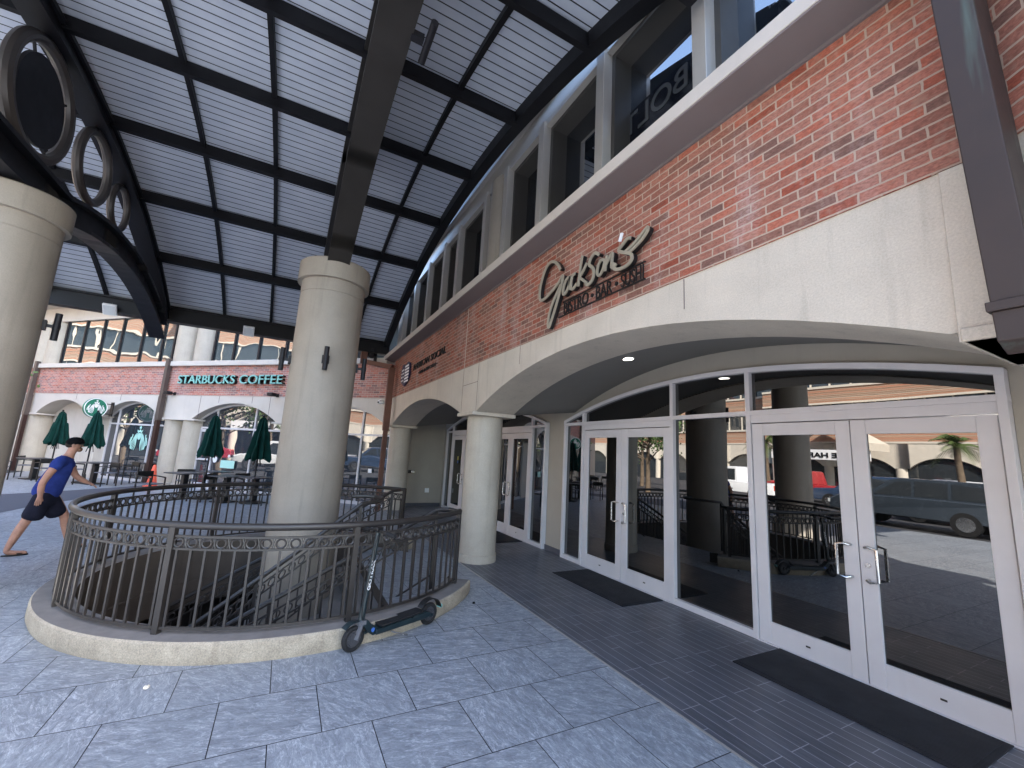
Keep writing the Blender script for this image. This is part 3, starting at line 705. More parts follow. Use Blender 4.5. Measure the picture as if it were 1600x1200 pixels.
mb = MB(); mb.cyl((TX-.02, dy_, dz_), (TX+.02, dy_, dz_), .425*K, n=48)
for g in (.6, 2.2, 3.8, 5.3): mb.bar((TX, dy_+.42*K*math.cos(g), dz_+.42*K*math.sin(g)), (TX, dy_+.5*K*math.cos(g), dz_+.01+.5*K*math.sin(g)), .025, .025)
mb.build('truss_disc', CHARCOAL, can)

# columns
def column(x, y, r, zt, zbtm, label, plinth):
    t = thing('canopy_column', label, 'column', (x, y, 0), 0, 'round columns carrying the canopy')
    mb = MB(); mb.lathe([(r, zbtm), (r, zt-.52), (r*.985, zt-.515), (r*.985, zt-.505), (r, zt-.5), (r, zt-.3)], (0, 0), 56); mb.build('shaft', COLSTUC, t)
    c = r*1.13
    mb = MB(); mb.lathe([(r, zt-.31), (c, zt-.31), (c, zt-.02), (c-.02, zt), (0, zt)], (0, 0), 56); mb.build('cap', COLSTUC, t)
    if plinth: mb = MB(); mb.lathe([(r+.13, 0), (r+.13, .42), (r+.08, .5), (r, .5)], (0, 0), 8); mb.build('plinth', STUCCO, t)
    return t
column(.38, 7.04, .465, 4.57, -3.0, 'thick beige round column rising out of the railed stairwell', False)
column(-3.22, 7.0, .445, 4.55, 0, 'thick beige round column cut by the left edge, carrying the steel truss', True)
def wall_light(cx, cy, r, ang, z, label):
    t = thing('wall_light', label, 'light', (cx+r*math.cos(ang), cy+r*math.sin(ang), z), ang, 'up and down cylinder lights on the columns')
    mb = MB(); mb.box(-.005, .03, -.05, .05, -.06, .06); mb.box(.03, .09, -.018, .018, -.018, .018); mb.build('bracket', CHARCOAL, t)
    mb = MB(); mb.lathe([(0, -.17), (.034, -.17), (.034, -.03), (.038, -.03), (.038, .03), (.034, .03), (.034, .17), (0, .17)], (.115, 0), 16); mb.build('lamp_tube', CHARCOAL, t)
va = math.atan2(-7.04, -.38)
for da, lb in ((0.02, 'black cylinder light on the front of the central column'), (-1.45, 'black cylinder light on the left side of the central column'), (1.5, 'black cylinder light on the right side of the central column')):
    wall_light(.38, 7.04, .465, va+da, 3.01, lb)
wall_light(-3.22, 7.0, .445, math.atan2(-7.0, 3.22)+1.4, 3.05, 'black cylinder light on the column at the left edge')
def flood(x, label):
    t = thing('flood_light', label, 'light', (x*K, 10.55*K, 1.8+(4.12-1.8)*K), 0, 'square flood lights under the canopy edge')
    mb = MB(); mb.box(-.02, .02, .0, .03, .0, .2); mb.build('bracket', CHARCOAL, t)
    mb = MB(); mb.add([(-.13, -.1, .1), (.13, -.1, .1), (.13, .06, -.12), (.13-.26, .06, -.12), (-.13, -.05, .14), (.13, -.05, .14), (.13, .11, -.08), (-.13, .11, -.08)], [(3, 2, 1, 0), (4, 5, 6, 7), (0, 1, 5, 4), (1, 2, 6, 5), (2, 3, 7, 6), (3, 0, 4, 7)]); mb.build('housing', WHITE, t)
    mb = MB(); mb.add([(-.11, -.094, .08), (.11, -.094, .08), (.11, .046, -.113), (-.11, .046, -.113)], [(0, 1, 2, 3)])
    mb.v = [(a, b-.006, c-.004) for a, b, c in mb.v]; mb.build('lens', LENS, t)
flood(-3.29, 'square white flood light under the canopy edge, beside the steel truss')
flood(-1.0, 'square white flood light under the canopy edge, left of the central column')
t = thing('spot_light', 'black double headed spot light on the side of the arched canopy beam', 'light', (.56, 3.2, 5.3))
mb = MB(); mb.box(-.05, .06, -.03, .03, -.03, .03); mb.build('bracket', CHARCOAL, t)
mb = MB(); mb.cyl((.1, -.2, .0), (.1, .2, -.02), .032, n=16); mb.build('lamp_tube', CHARCOAL, t)
t = thing('gutter_spout', 'dark pipe hanging from the canopy corner next to the rust downspout', 'pipe', (2.18, 13.62, 0))
mb = MB(); mb.cyl((0, 0, 4.95), (0, 0, 4.45), .05, n=12); mb.lathe([(.05, 4.9), (.14, 4.85), (.12, 4.62), (.05, 4.56)], (-.12, 0), 16); mb.build('spout_pipe', CHARCOAL, t)

# ------------------------------------------------------------------ round stairwell
kb = thing('stairwell_kerb', 'curved cream kerb round the stairwell opening', 'kerb', (RC[0], RC[1], 0))
A0, A1 = math.radians(34), math.radians(326)
mb = MB(); n = 90; mb.lathe([(2.4, -.01), (2.425, .05), (2.42, .16), (2.405, .175)], (0, 0), n, A0, A1)
for a in (A0, A1):
    mb.add([(r*math.cos(a), r*math.sin(a), z) for r, z in ((2.1, -.01), (2.41, -.01), (2.405, .175), (2.1, .175))], [(0, 1, 2, 3)])
mb.build('kerb_face', KERBM, kb)
mb = MB(); mb.lathe([(2.405, .175), (2.11, .175)], (0, 0), n, A0, A1); mb.build('kerb_top', KERBTOP, kb)
pit = thing('stairwell', 'dark round stairwell pit with beige upper wall inside the railing', 'stairwell', (RC[0], RC[1], 0))
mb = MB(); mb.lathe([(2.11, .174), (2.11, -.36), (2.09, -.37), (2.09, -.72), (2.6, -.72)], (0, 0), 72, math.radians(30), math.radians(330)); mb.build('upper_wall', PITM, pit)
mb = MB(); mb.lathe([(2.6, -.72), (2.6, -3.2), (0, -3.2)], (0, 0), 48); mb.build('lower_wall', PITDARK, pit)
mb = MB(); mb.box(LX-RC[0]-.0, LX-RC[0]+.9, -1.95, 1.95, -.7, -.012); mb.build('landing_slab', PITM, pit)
stair = thing('stairs', 'concrete stair flight going down into the round stairwell', 'stairs', (LX, 6.75, 0))
mb = MB(); 
for i in range(13):
    mb.box(-.3*(i+1), -.3*i, -1.25, 1.0, -.165*(i+2)-.1, -.165*(i+1))
mb.build('steps', paint('stair_tread', (.2, .19, .18), .8, .15, 3, .3, 60), stair)

rail = thing('stairwell_railing', 'curved bronze brown railing with ring frieze round the stairwell', 'railing', (RC[0], RC[1], 0))
RR = 2.265
def pol(a, r, z): return (r*math.cos(a), r*math.sin(a), z)
degs = [321, 280, 241.5, 206, 164, 122, 80, 39]
mb = MB(); mb.tube([pol(math.radians(321.5-283*i/120), RR, 1.045) for i in range(121)], .032, 12); mb.build('handrail', BRONZE, rail)
for dg in degs:
    a = math.radians(dg); c, s_ = math.cos(a), math.sin(a)
    mb = MB(); h = .025
    vs = [(RR*c+u*c-v*s_, RR*s_+u*s_+v*c, z) for z in (.17, 1.03) for u, v in ((-h, -h), (h, -h), (h, h), (-h, h))]
    mb.add(vs, [(3, 2, 1, 0), (4, 5, 6, 7), (0, 1, 5, 4), (1, 2, 6, 5), (2, 3, 7, 6), (3, 0, 4, 7)]); mb.build('post', BRONZE, rail)
for d0, d1 in zip(degs, degs[1:]):
    a0, a1 = math.radians(d0), math.radians(d1); mb = MB()
    m = max(6, round(abs(d0-d1)/3.05)); k = 24
    for z, hh in ((.222, .012), (.955, .009), (.852, .009)):
        P = [a0+(a1-a0)*i/k for i in range(k+1)]
        for a, b in zip(P, P[1:]):
            w_ = .012
            v = [pol(g, RR+dr, z+dz) for g in (a, b) for dr, dz in ((-w_, -hh), (w_, -hh), (w_, hh), (-w_, hh))]
            mb.add(v, [(0, 1, 5, 4), (1, 2, 6, 5), (2, 3, 7, 6), (3, 0, 4, 7)])
        if z < .5: mb.build('bottom_rail', BRONZE, rail); mb = MB()
    step = (a1-a0)/m
    for i in range(m):                                  # frieze rings and the little webs between them
        g = a0+step*(i+.5); c = Vector(pol(g, RR, .9035)); tx = Vector((-math.sin(g), math.cos(g), 0))
        mb.tube([c+tx*.038*math.cos(q)+Vector((0, 0, .038*math.sin(q))) for q in [2*PI*j/20 for j in range(20)]], .0095, 6, True)
        gb = a0+step*i; p = Vector(pol(gb, RR, .9035)); tb = Vector((-math.sin(gb), math.cos(gb), 0))
        for sgn in (-1, 1): mb.bar(p+Vector((0, 0, -.045*sgn))-tb*.012, p+Vector((0, 0, .045*sgn))+tb*.012, .008, .008)
    pn = mb.build('panel', BRONZE, rail)
    for i in range(m):
        g = a0+step*(i+.5); c, s_ = math.cos(g), math.sin(g); h = .0095; mb = MB()
        vs = [(RR*c+u*c-v*s_, RR*s_+u*s_+v*c, z) for z in (.222, .852) for u, v in ((-h, -h), (h, -h), (h, h), (-h, h))]
        mb.add(vs, [(3, 2, 1, 0), (4, 5, 6, 7), (0, 1, 5, 4), (1, 2, 6, 5), (2, 3, 7, 6), (3, 0, 4, 7)]); mb.build('baluster', BRONZE, pn)
def stair_rail(pts, body, label, foot=.85):
    t = thing('stair_rail', label, 'railing', (0, 0, 0), 0, 'sloping rails of the sunken stair')
    mb = MB(); mb.tube(pts, .028, 10); mb.build('handrail', BRONZE, t)
    mb = MB(); a, b = Vector(pts[body]), Vector(pts[-1]); L = (b-a).length; d_ = (b-a)/L; dn = Vector((0, 0, -1))
    for off in (.11, .23, .80): mb.bar(a+dn*off, b+dn*off, .02, .018)
    k = int(L/.125)
    nrm = d_.cross(Vector((0, 0, 1))).normalized()
    for i in range(k):
        c = a+d_*(L*(i+.5)/k)+dn*.17
        mb.tube([c+d_*.042*math.cos(q)+Vector((0, 0, .042*math.sin(q))) for q in [2*PI*j/16 for j in range(16)]], .009, 6, True)
    mb.build('frieze', BRONZE, t)
    for i in range(k):
        c = a+d_*(L*(i+.5)/k); mb = MB(); mb.bar(c+dn*.23, c+dn*.80, .018, .018); mb.build('baluster', BRONZE, t)
    for i in (0, k//2, k-1):
        c = a+d_*(L*(i+.1)/k); mb = MB(); mb.bar(c+dn*.02, c+dn*1.0, .04, .04); mb.build('post', BRONZE, t)
stair_rail([(2.08, 5.29, 1.04), (2.02, 5.45, 1.045), (1.88, 5.53, 1.03), (.12, 5.6, .09), (-1.7, 5.6, -.89)], 2, 'stair rail nearest the camera, starting at the front end post')
stair_rail([(1.0, 7.0, 1.04), (1.2, 7.0, 1.045), (1.34, 6.9, 1.045), (1.4, 6.7, 1.045), (1.34, 6.45, 1.045), (1.2, 6.28, 1.04), (1.03, 6.2, 1.03), (.28, 6.2, .42), (-1.2, 6.25, -.72)], 6, 'stair rail with a looped end in front of the central column')
stair_rail([(2.0, 8.1, 1.04), (1.85, 8.0, 1.03), (.1, 7.95, .09), (-1.4, 7.95, -.72)], 1, 'stair rail on the far side of the sunken stair, behind the column')

# ------------------------------------------------------------------ electric scooter
sc = thing('electric_scooter', 'dark teal electric kick scooter parked against the stairwell railing', 'scooter', (.75, 4.23, 0), math.atan2(4.62-4.25, 1.58-.75))
lean = .0
def wheel(x, r, mot):
    mb = MB(); mb.tube([(x+(r-.022)*math.cos(g), 0, r+(r-.022)*math.sin(g)) for g in [2*PI*i/28 for i in range(28)]], .023, 8, True); o = mb.build('wheel', TYRE, sc)
    mb = MB(); mb.cyl((x, -.014, r), (x, .014, r), r-.04, n=28); mb.cyl((x, -.03, r), (x, .03, r), .03 if not mot else .05, n=18)
    for i in range(10):
        g = 2*PI*i/10; mb.bar((x+.04*math.cos(g), -.017, r+.04*math.sin(g)), (x+(r-.045)*math.cos(g), -.017, r+(r-.045)*math.sin(g)), .01, .008)
    mb.build('rim', paint('scooter_rim', (.05, .05, .055), .35, .1), o)
wheel(0, .108, True); wheel(.88, .108, False)
mb = MB(); mb.tube([(.075, 0, .32), (.155, 0, 1.0)], [.024, .021], 14); mb.tube([(.055, 0, .2), (.08, 0, .36)], [.03, .027], 14); mb.build('stem', SCOOT, sc)
mb = MB()
for y in (-.045, .045): mb.bar((0, y, .108), (.05, y*.8, .225), .045, .012)
mb.box(.02, .09, -.05, .05, .215, .25); mb.build('fork', paint('fork_silver', (.12, .12, .13), .35, .1), sc)
mb = MB(); P = [(.0+.145*math.cos(g), .108+.145*math.sin(g)) for g in [.05+i*(2.3)/12 for i in range(13)]]
for a, b in zip(P, P[1:]): mb.bar((a[0], 0, a[1]), (b[0], 0, b[1]), .07, .006)
mb.build('mudguard', SCOOT, sc)
mb = MB(); P = [(.88+.15*math.cos(g), .108+.15*math.sin(g)) for g in [.25+i*(2.3)/12 for i in range(13)]]
for a, b in zip(P, P[1:]): mb.bar((a[0], 0, a[1]), (b[0], 0, b[1]), .075, .007)
mb.build('mudguard', BLACKM, sc)
mb = MB(); mb.prism([(.19, .105), (.19, .15), (.8, .165), (.84, .15), (.84, .115), (.78, .1)], -.078, .078); mb.prism([(.045, .235), (.11, .25), (.155, .2), (.24, .152), (.24, .1), (.18, .095), (.1, .16)], -.045, .045)
mb.build('deck', SCOOT, sc, bevel=.008)
mb = MB(); mb.box(.25, .76, -.068, .068, .158, .17); o = mb.build('deck_mat', TYRE, sc)
for v in o.data.vertices: v.co.z += (v.co.x-.19)*.016
mb = MB()
for y in (-.06, .06): mb.bar((.78, y, .13), (.885, y, .11), .014, .03)
mb.build('rear_fork', SCOOT, sc)
mb = MB(); mb.tube([(.15, -.25, 1.0), (.15, -.12, 1.015), (.155, 0, 1.02), (.15, .12, 1.015), (.15, .25, 1.0)], .013, 10); o = mb.build('handlebar', BLACKM, sc)
for s_ in (-1, 1): mb = MB(); mb.cyl((.15, .14*s_, 1.012), (.15, .26*s_, 1.0), .019, n=12); mb.build('grip', TYRE, o)
mb = MB(); mb.box(.12, .19, -.03, .03, 1.015, 1.05); mb.build('display', BLACKM, o, bevel=.008)
mb = MB(); mb.bar((.13, -.1, 1.0), (.09, -.22, .975), .012, .01); mb.build('brake_lever', STEEL, o)
mb = MB(); mb.tube([(.14, -.03, 1.0), (.09, -.06, .9), (.1, -.045, .72), (.06, -.05, .55), (.03, -.05, .42), (.04, -.04, .3), (.07, -.03, .24)], .005, 6); mb.tube([(.16, -.02, 1.0), (.2, -.05, .88), (.17, -.03, .78)], .005, 6); mb.build('cable', BLACKM, sc)
t_ = text_mb('GOTRAX', 0, .26, -.016, .016, -.0015, .0015, bold=.02)
ax = Vector((.08, 0, .68)).normalized(); up_ = Vector((-ax.z, 0, ax.x))
t_.v = [tuple(Vector((.093, 0, .50))+ax*x+up_*z+Vector((0, -.0262+abs(z)*.2+y, 0))) for x, y, z in t_.v]
t_.build('stem_lettering', WHITE, sc)
mb = MB(); mb.cyl((.17, -.046, .15), (.17, -.05, .15), .018, n=14); mb.build('badge', BLUEPLATE, sc)
mb = MB(); mb.box(1.02, 1.045, -.03, .03, .14, .17); mb.build('tail_light', TEAL, sc)
mb = MB(); mb.bar((.35, -.08, .1), (.52, -.12, .03), .012, .012); mb.build('kickstand', STEEL, sc)

# ------------------------------------------------------------------ coffee shop wall (45 degrees)
CO = (2.72, 13.3, 0)
cafe = thing('coffee_shop_building', 'pale arched coffee shop building with pink brick band and tall office windows across the terrace', 'building', CO, -PI/4)
mb = MB(); mb.box(-30, -.12, 0, .4, 3.32, 4.42); mb.build('brick_band', CAFE_BRICK, cafe)
ops = [(-22.5, -18.6, 2.45, 3.06), (-17.48, -14.0, 2.45, 3.06), (-13.21, -9.95, 2.45, 3.06), (-8.3, -4.38, 2.45, 3.06), (-3.55, -.06, 2.45, 3.06)]
mb = MB(); arch_wall(mb, -30, 0.2, 2.45, 3.32, ops, .012, .7); 
mb.box(-30, -22.5, .014, .7, 0, 2.45); mb.box(-18.6, -18.2, .014, .7, 0, 2.45)
mb.box(-14.0, -13.21, .014, .7, 0, 2.45); mb.box(-4.38, -3.55, .3, .7, 0, 2.45); mb.build('stucco_arcade', STUCCO_LT, cafe, sharp=0)
for a, b in ((-18.3, -17.2), (-14.15, -13.06), (-10.05, -8.05), (-4.5, -3.43)): mb = MB(); mb.box(a, b, -.06, .75, 2.39, 2.452); mb.build('impost', STUCCO_LT, cafe, bevel=.01)
for x in (-17.75, -9.47, -8.53, -22.0):
    mb = MB(); mb.lathe([(.42, 0), (.42, .1), (.39, .12), (.39, 2.39)], (x, .38), 32); mb.build('arcade_column', PILSTUC, cafe)
mb = MB(); mb.box(-22.6, -13.9, .62, .9, 0, 3.3); mb.build('blind_wall', STUCCO_LT, cafe)
mb = MB()
for x in (-15.0, -12.3, -7.1, -5.55, -2.6): mb.box(x-.008, x+.008, .008, .03, 3.07, 3.31)
for x in (-9.75, -8.0, -4.75, -3.2): mb.box(x-.008, x+.008, .008, .03, 2.5, 3.31)
mb.build('panel_joint', SOFFITM, cafe)
mb = MB(); mb.box(-30, -.2, -.12, .4, 4.42, 4.6); mb.build('window_ledge', STUCCO_LT, cafe, bevel=.01)
def cafe_arch_window(xa, xb, bars, sub, has_door):
    ar = mk_arch(xa, xb, 2.45, 3.06); fr = MB(); y = .36; b = .06
    for x in [xa+.03, xb-.03]+bars: fr.box(x-b/2, x+b/2, y-.04, y+.04, 0, ar(min(max(x, xa), xb))-.02)
    for i in range(24):
        a, c = xa+(xb-xa)*i/24, xa+(xb-xa)*(i+1)/24
        fr.add([(a, y-.042, ar(a)-.06), (c, y-.042, ar(c)-.06), (c, y-.042, ar(c)), (a, y-.042, ar(a)), (a, y+.04, ar(a)-.06), (c, y+.04, ar(c)-.06), (c, y+.04, ar(c)), (a, y+.04, ar(a))], [(0, 1, 2, 3), (0, 4, 5, 1), (3, 2, 6, 7)])
    fr.box(xa, xb, y-.038, y+.038, 2.14, 2.2); fr.box(xa, xb, y-.038, y+.038, 0, .1)
    if has_door:
        x0, x1 = has_door; fr.box(x0, x0+.08, y-.05, y, 0, 2.14); fr.box(x1-.08, x1, y-.05, y, 0, 2.14); fr.box(x0, x1, y-.05, y, 2.02, 2.12); fr.box(x0, x1, y-.05, y, 0, .2); fr.box(x0, x1, y-.05, y, 1.0, 1.06)
    o = fr.build('arched_window', ALUM, cafe)
    p = MB()
    for i in range(24):
        a, c = xa+(xb-xa)*i/24, xa+(xb-xa)*(i+1)/24
        p.add([(a, y, 0), (c, y, 0), (c, y, ar(c)-.03), (a, y, ar(a)-.03)], [(0, 1, 2, 3)])
    p.build('pane', GLASSCAFE, o)
    return o
w1 = cafe_arch_window(-13.21, -9.95, [-12.72, -10.75], 0, None)
w2 = cafe_arch_window(-8.3, -4.38, [-7.45, -5.62], 0, (-8.2, -7.4))
w3 = cafe_arch_window(-3.55, -.06, [-2.7, -1.15], 0, None)
# decals on the glass: mint emblem, notice and round stickers
def emblem(mb, cx, cz, r, y0, y1):
    """plain seated-figure-free emblem: crown, mirrored wavy strands and a round head shape"""
    for s_ in (-1, 1):
        for q in range(5):
            P = [(cx+s_*r*(.13+.10*q+.20*t+.045*math.sin(6.5*t+q)), cz+r*(.50-.09*q-1.25*t*(1-.09*q))) for t in [i/14 for i in range(15)]]
            ribbon(mb, P, r*.026, y0-.0004*q, y1)
        for q in range(2):
            P = [(cx+s_*r*(.70+.12*q+.05*math.sin(5*t)), cz+r*(-.42+(.75-.2*q)*t)) for t in [i/10 for i in range(11)]]
            ribbon(mb, P, r*.035, y0-.0004*q, y1)
    P = []
    for i in range(10):
        g = PI/2+2*PI*i/10; rr = r*(.15 if i % 2 == 0 else .06); P.append((cx+rr*math.cos(g), cz+r*.82+rr*math.sin(g)))
    mb.prism(P, y0, y1)
    mb.prism([(cx-r*.22, cz+r*.48), (cx+r*.22, cz+r*.48), (cx+r*.27, cz+r*.66), (cx+r*.1, cz+r*.58), (cx, cz+r*.70), (cx-r*.1, cz+r*.58), (cx-r*.27, cz+r*.66)], y0, y1)
    mb.prism([(cx+r*.17*math.cos(2*PI*i/20), cz+r*.2+r*.24*math.sin(2*PI*i/20)) for i in range(20)], y0, y1)
mb = MB(); emblem(mb, -11.33, 1.60, .56, .318, .326); mb.build('window_emblem', MINT, w1)
mb = MB(); mb.box(-6.9, -6.25, .3, .31, .78, 1.05); mb.build('window_notice', MINT, w2)
mb = MB(); mb.cyl((-7.2, .3, 1.05), (-7.2, .31, 1.05), .11, n=20); mb.cyl((-7.2, .3, 1.3), (-7.2, .31, 1.3), .05, n=16); mb.cyl((-6.55, .3, 1.2), (-6.55, .31, 1.2), .05, n=16); mb.build('window_sticker', WHITE, w2)
mb = MB(); mb.box(-.75, -.62, .3, .31, 1.0, 1.12); mb.build('window_notice', WHITE, w3)
# upper floor
mb = MB(); mb.box(-30, -2.3, .35, 6, 4.6, 7.6); mb.build('upper_wall', DARKFRAME, cafe)
mb = MB(); mb.box(-30, -2.2, .0, .36, 6.52, 7.15); mb.build('upper_fascia', STUCCO_LT, cafe)
mb = MB(); mb.box(-30, -1.6, -.9, 6, 7.15, 7.4); mb.build('roof_slab', STUCCO_LT, cafe)
ul = [-24.5, -23, -21.5, -20, -18.6, None, -16.75, -15.5, -14.33, -13.13, -11.86, -10.66, -10.0, None, -7.85, -6.86, -5.67, -4.45, -3.4, -2.3]
for a, b in zip(ul, ul[1:]):
    if a is None: continue
    mb = MB(); mb.box(a-.04, a+.04, .05, .2, 4.6, 6.52); mb.build('mullion', CHARCOAL, cafe)
    if b is None: continue
    mb = MB(); mb.box(a+.04, b-.04, .1, .14, 4.6, 6.52); mb.build('upper_window', GLASSCAFEUP, cafe)
for x in (-17.45, -9.5, -8.45, -18.2): mb = MB(); mb.lathe([(.42, 4.6), (.42, 6.52)], (x, .3), 32); mb.build('upper_column', PILSTUC, cafe)
for x, lb in ((-17.85, 'brown downspout beside the blind arch of the coffee shop wall'), (-9.78, 'brown downspout between the double columns and the arched window with the green emblem')):
    t = thing('downspout', lb, 'downspout', (CO[0]+x*.7071-.12*.7071, CO[1]-x*.7071-.12*.7071, 0), -PI/4, 'downspouts on the coffee shop wall')
    PIPE = bpy.data.materials.get('taupe_pipe') or paint('taupe_pipe', (.075, .058, .052), .5, .12, 4, .1, 40, .4)
    mb = MB(); mb.box(-.075, .075, -.08, .06, 3.2, 4.7); mb.build('upper_pipe', PIPE, t)
    mb = MB(); mb.box(-.085, .085, -.09, .07, 2.35, 3.24); mb.build('middle_pipe', PIPE, t)
    mb = MB(); mb.box(-.07, .07, -.075, .055, 0, 2.38); mb.build('lower_pipe', bpy.data.materials.get('dark_red_pipe') or paint('dark_red_pipe', (.035, .016, .014), .5, .12, 4, .1, 40, .3), t)
# coffee shop signs
t = thing('shop_sign', 'teal channel letters reading STARBUCKS COFFEE on the pink brick band', 'sign', CO, -PI/4)
for wd_, a, b in (('STARBUCKS', -9.1, -6.33), ('COFFEE', -6.1, -4.2)):
    text_mb(wd_, a, b, 3.74, 4.05, -.16, -.13, bold=.0).build('letter_faces', TEAL, t)
    text_mb(wd_, a, b, 3.74, 4.05, -.129, -.02, bold=.02).build('letter_returns', SIGNDARK, t)
t = thing('blade_sign', 'round green and white emblem sign projecting above the closed umbrellas', 'sign', CO, -PI/4)
mb = MB(); mb.box(-12.74, -12.58, -.02, .011, 2.42, 2.98); mb.box(-12.67, -12.63, -.25, -.02, 2.88, 2.91); mb.box(-12.67, -12.63, -.25, -.02, 2.49, 2.52); mb.build('bracket', CHARCOAL, t)
BX, BY, BZ = -12.6, -.55, 2.70
mb = MB(); mb.cyl((BX-.1, BY, BZ), (BX, BY, BZ), .37, n=48); dsc = mb.build('disc', LOGOGREEN, t)
mb = MB(); mb.tube([(BX, BY+.355*math.cos(g), BZ+.355*math.sin(g)) for g in [2*PI*i/48 for i in range(48)]], .014, 6, True); mb.build('disc_rim', WHITE, dsc)
mb = MB(); emblem(mb, 0, .02, .31, -.008, -.001); mb.v = [(BX-y, BY+x, BZ+z) for x, y, z in mb.v]; mb.build('emblem', WHITE, dsc)
for x, z, lb in ((-9.35, 3.37, 'grey wall flood light beside the downspout, left of the teal letters'), (-4.45, 3.36, 'grey wall flood light under the end of the teal letters')):
    t = thing('wall_flood_light', lb, 'light', (CO[0]+x*.7071, CO[1]-x*.7071, z), -PI/4, 'flood lights on the coffee shop wall')
    mb = MB(); mb.box(-.12, .1, -.34, -.14, -.06, .06); mb.build('lamp_head', CHARCOAL, t, bevel=.02)
    mb = MB(); mb.box(-.025, .025, -.16, 0, -.02, .02); mb.box(-.06, .06, -.015, 0, -.06, .06); mb.build('arm', CHARCOAL, t)
t = thing('security_camera', 'white dome security camera beside the rust downspout', 'camera', (CO[0]-.3*.7071-.0, CO[1]+.3*.7071, 3.2), -PI/4)
mb = MB(); mb.cyl((0, 0, 0), (0, -.1, 0), .075, n=20); mb.sph((0, -.12, -.01), .07, 14); mb.build('housing', WHITE, t)
mb = MB(); mb.sph((-.01, -.165, -.025), .035, 12); mb.build('camera_lens', BLACKM, t)

# ------------------------------------------------------------------ terrace furniture
def make_chair():
    t = thing('cafe_chair', '', 'chair', (0, 0, 0), 0, 'black metal chairs on the coffee shop terrace')
    mb = MB(); mb.box(-.23, .23, -.23, .23, .43, .455); mb.build('seat', paint('chair_seat', (.12, .125, .15), .5, .1), t)
    for x in (-.22, .22):
        for y in (-.22, .22):
            mb = MB(); mb.bar((x, y, 0), (x, y, .43 if y < 0 else .70), .03, .03); mb.build('leg', BLACKM, t)
        mb = MB(); mb.bar((x, -.22, .62), (x, .22, .66), .035, .025); mb.bar((x, -.22, .43), (x, -.22, .62), .028, .028); mb.build('armrest', BLACKM, t)
    mb = MB(); mb.box(-.23, .23, .205, .235, .62, .78); mb.build('backrest', BLACKM, t)
    return t
def make_table():
    t = thing('cafe_table', '', 'table', (0, 0, 0), 0, 'square black tables on the coffee shop terrace')
    mb = MB(); mb.box(-.38, .38, -.38, .38, .715, .745); mb.build('tabletop', paint('table_top', (.05, .05, .056), .4, .1), t, bevel=.005)
    mb = MB(); mb.box(-.07, .07, -.07, .07, .03, .715); mb.build('pedestal', BLACKM, t)
    mb = MB(); mb.box(-.25, .25, -.25, .25, 0, .03); mb.build('base', BLACKM, t)
    return t
tables = [(-7.85, 21.75, 'black table under the leftmost closed umbrella'), (-5.75, 20.15, 'black table under the second closed umbrella, in front of the emblem window'),
          (-2.5, 15.9, 'black table behind the orange cone, left of the third umbrella'), (-1.35, 15.0, 'black table just behind the railing between the two right hand umbrellas'),
          (-.62, 14.75, 'black table under the rightmost closed umbrella'), (-1.9, 16.9, 'black table close to the coffee shop door'), (-4.5, 20.9, 'black table nearest to the emblem window glass')]
ch0 = tb0 = None
for x, y, lb in tables:
    if tb0 is None: tb0 = make_table(); tb0.location = (x, y, 0); tb0.rotation_euler.z = -PI/4; tb0['label'] = lb
    else: dup(tb0, (x, y, 0), -PI/4+random.uniform(-.1, .1), lb)
chairs = [(-8.6, 21.3, PI*.25, 'black chair left of the table under the leftmost umbrella'), (-7.3, 21.0, PI*1.2, 'black chair between the two left tables, on the side of the leftmost umbrella'),
          (-6.45, 19.75, PI*.3, 'black chair left of the table in front of the emblem window'), (-5.25, 19.45, -PI*.25, 'black chair with its back to the plaza, right of the second umbrella'),
          (-4.9, 20.3, -PI*.28, 'black chair beside the emblem window, right of the second umbrella table'), (-8.3, 22.5, PI*.5, 'black chair against the blind arch wall'),
          (-6.5, 20.9, PI*.6, 'black chair behind the table of the second umbrella'), (-3.2, 15.5, PI*.3, 'black chair right beside the orange cone'),
          (-1.95, 15.2, -PI*.7, 'black chair between the cone table and the third umbrella'), (-2.6, 16.8, PI*.1, 'black chair in front of the coffee shop door'),
          (-.9, 15.5, PI*.2, 'black chair between the two right hand umbrellas'), (-.1, 14.2, -PI*.6, 'black chair next to the central column, right of the rightmost umbrella'),
          (1.2, 13.6, -PI*.25, 'black chair by the window next to the rust downspout')]
for x, y, r, lb in chairs:
    if ch0 is None: ch0 = make_chair(); ch0.location = (x, y, 0); ch0.rotation_euler.z = r; ch0['label'] = lb
    else: dup(ch0, (x, y, 0), r, lb)
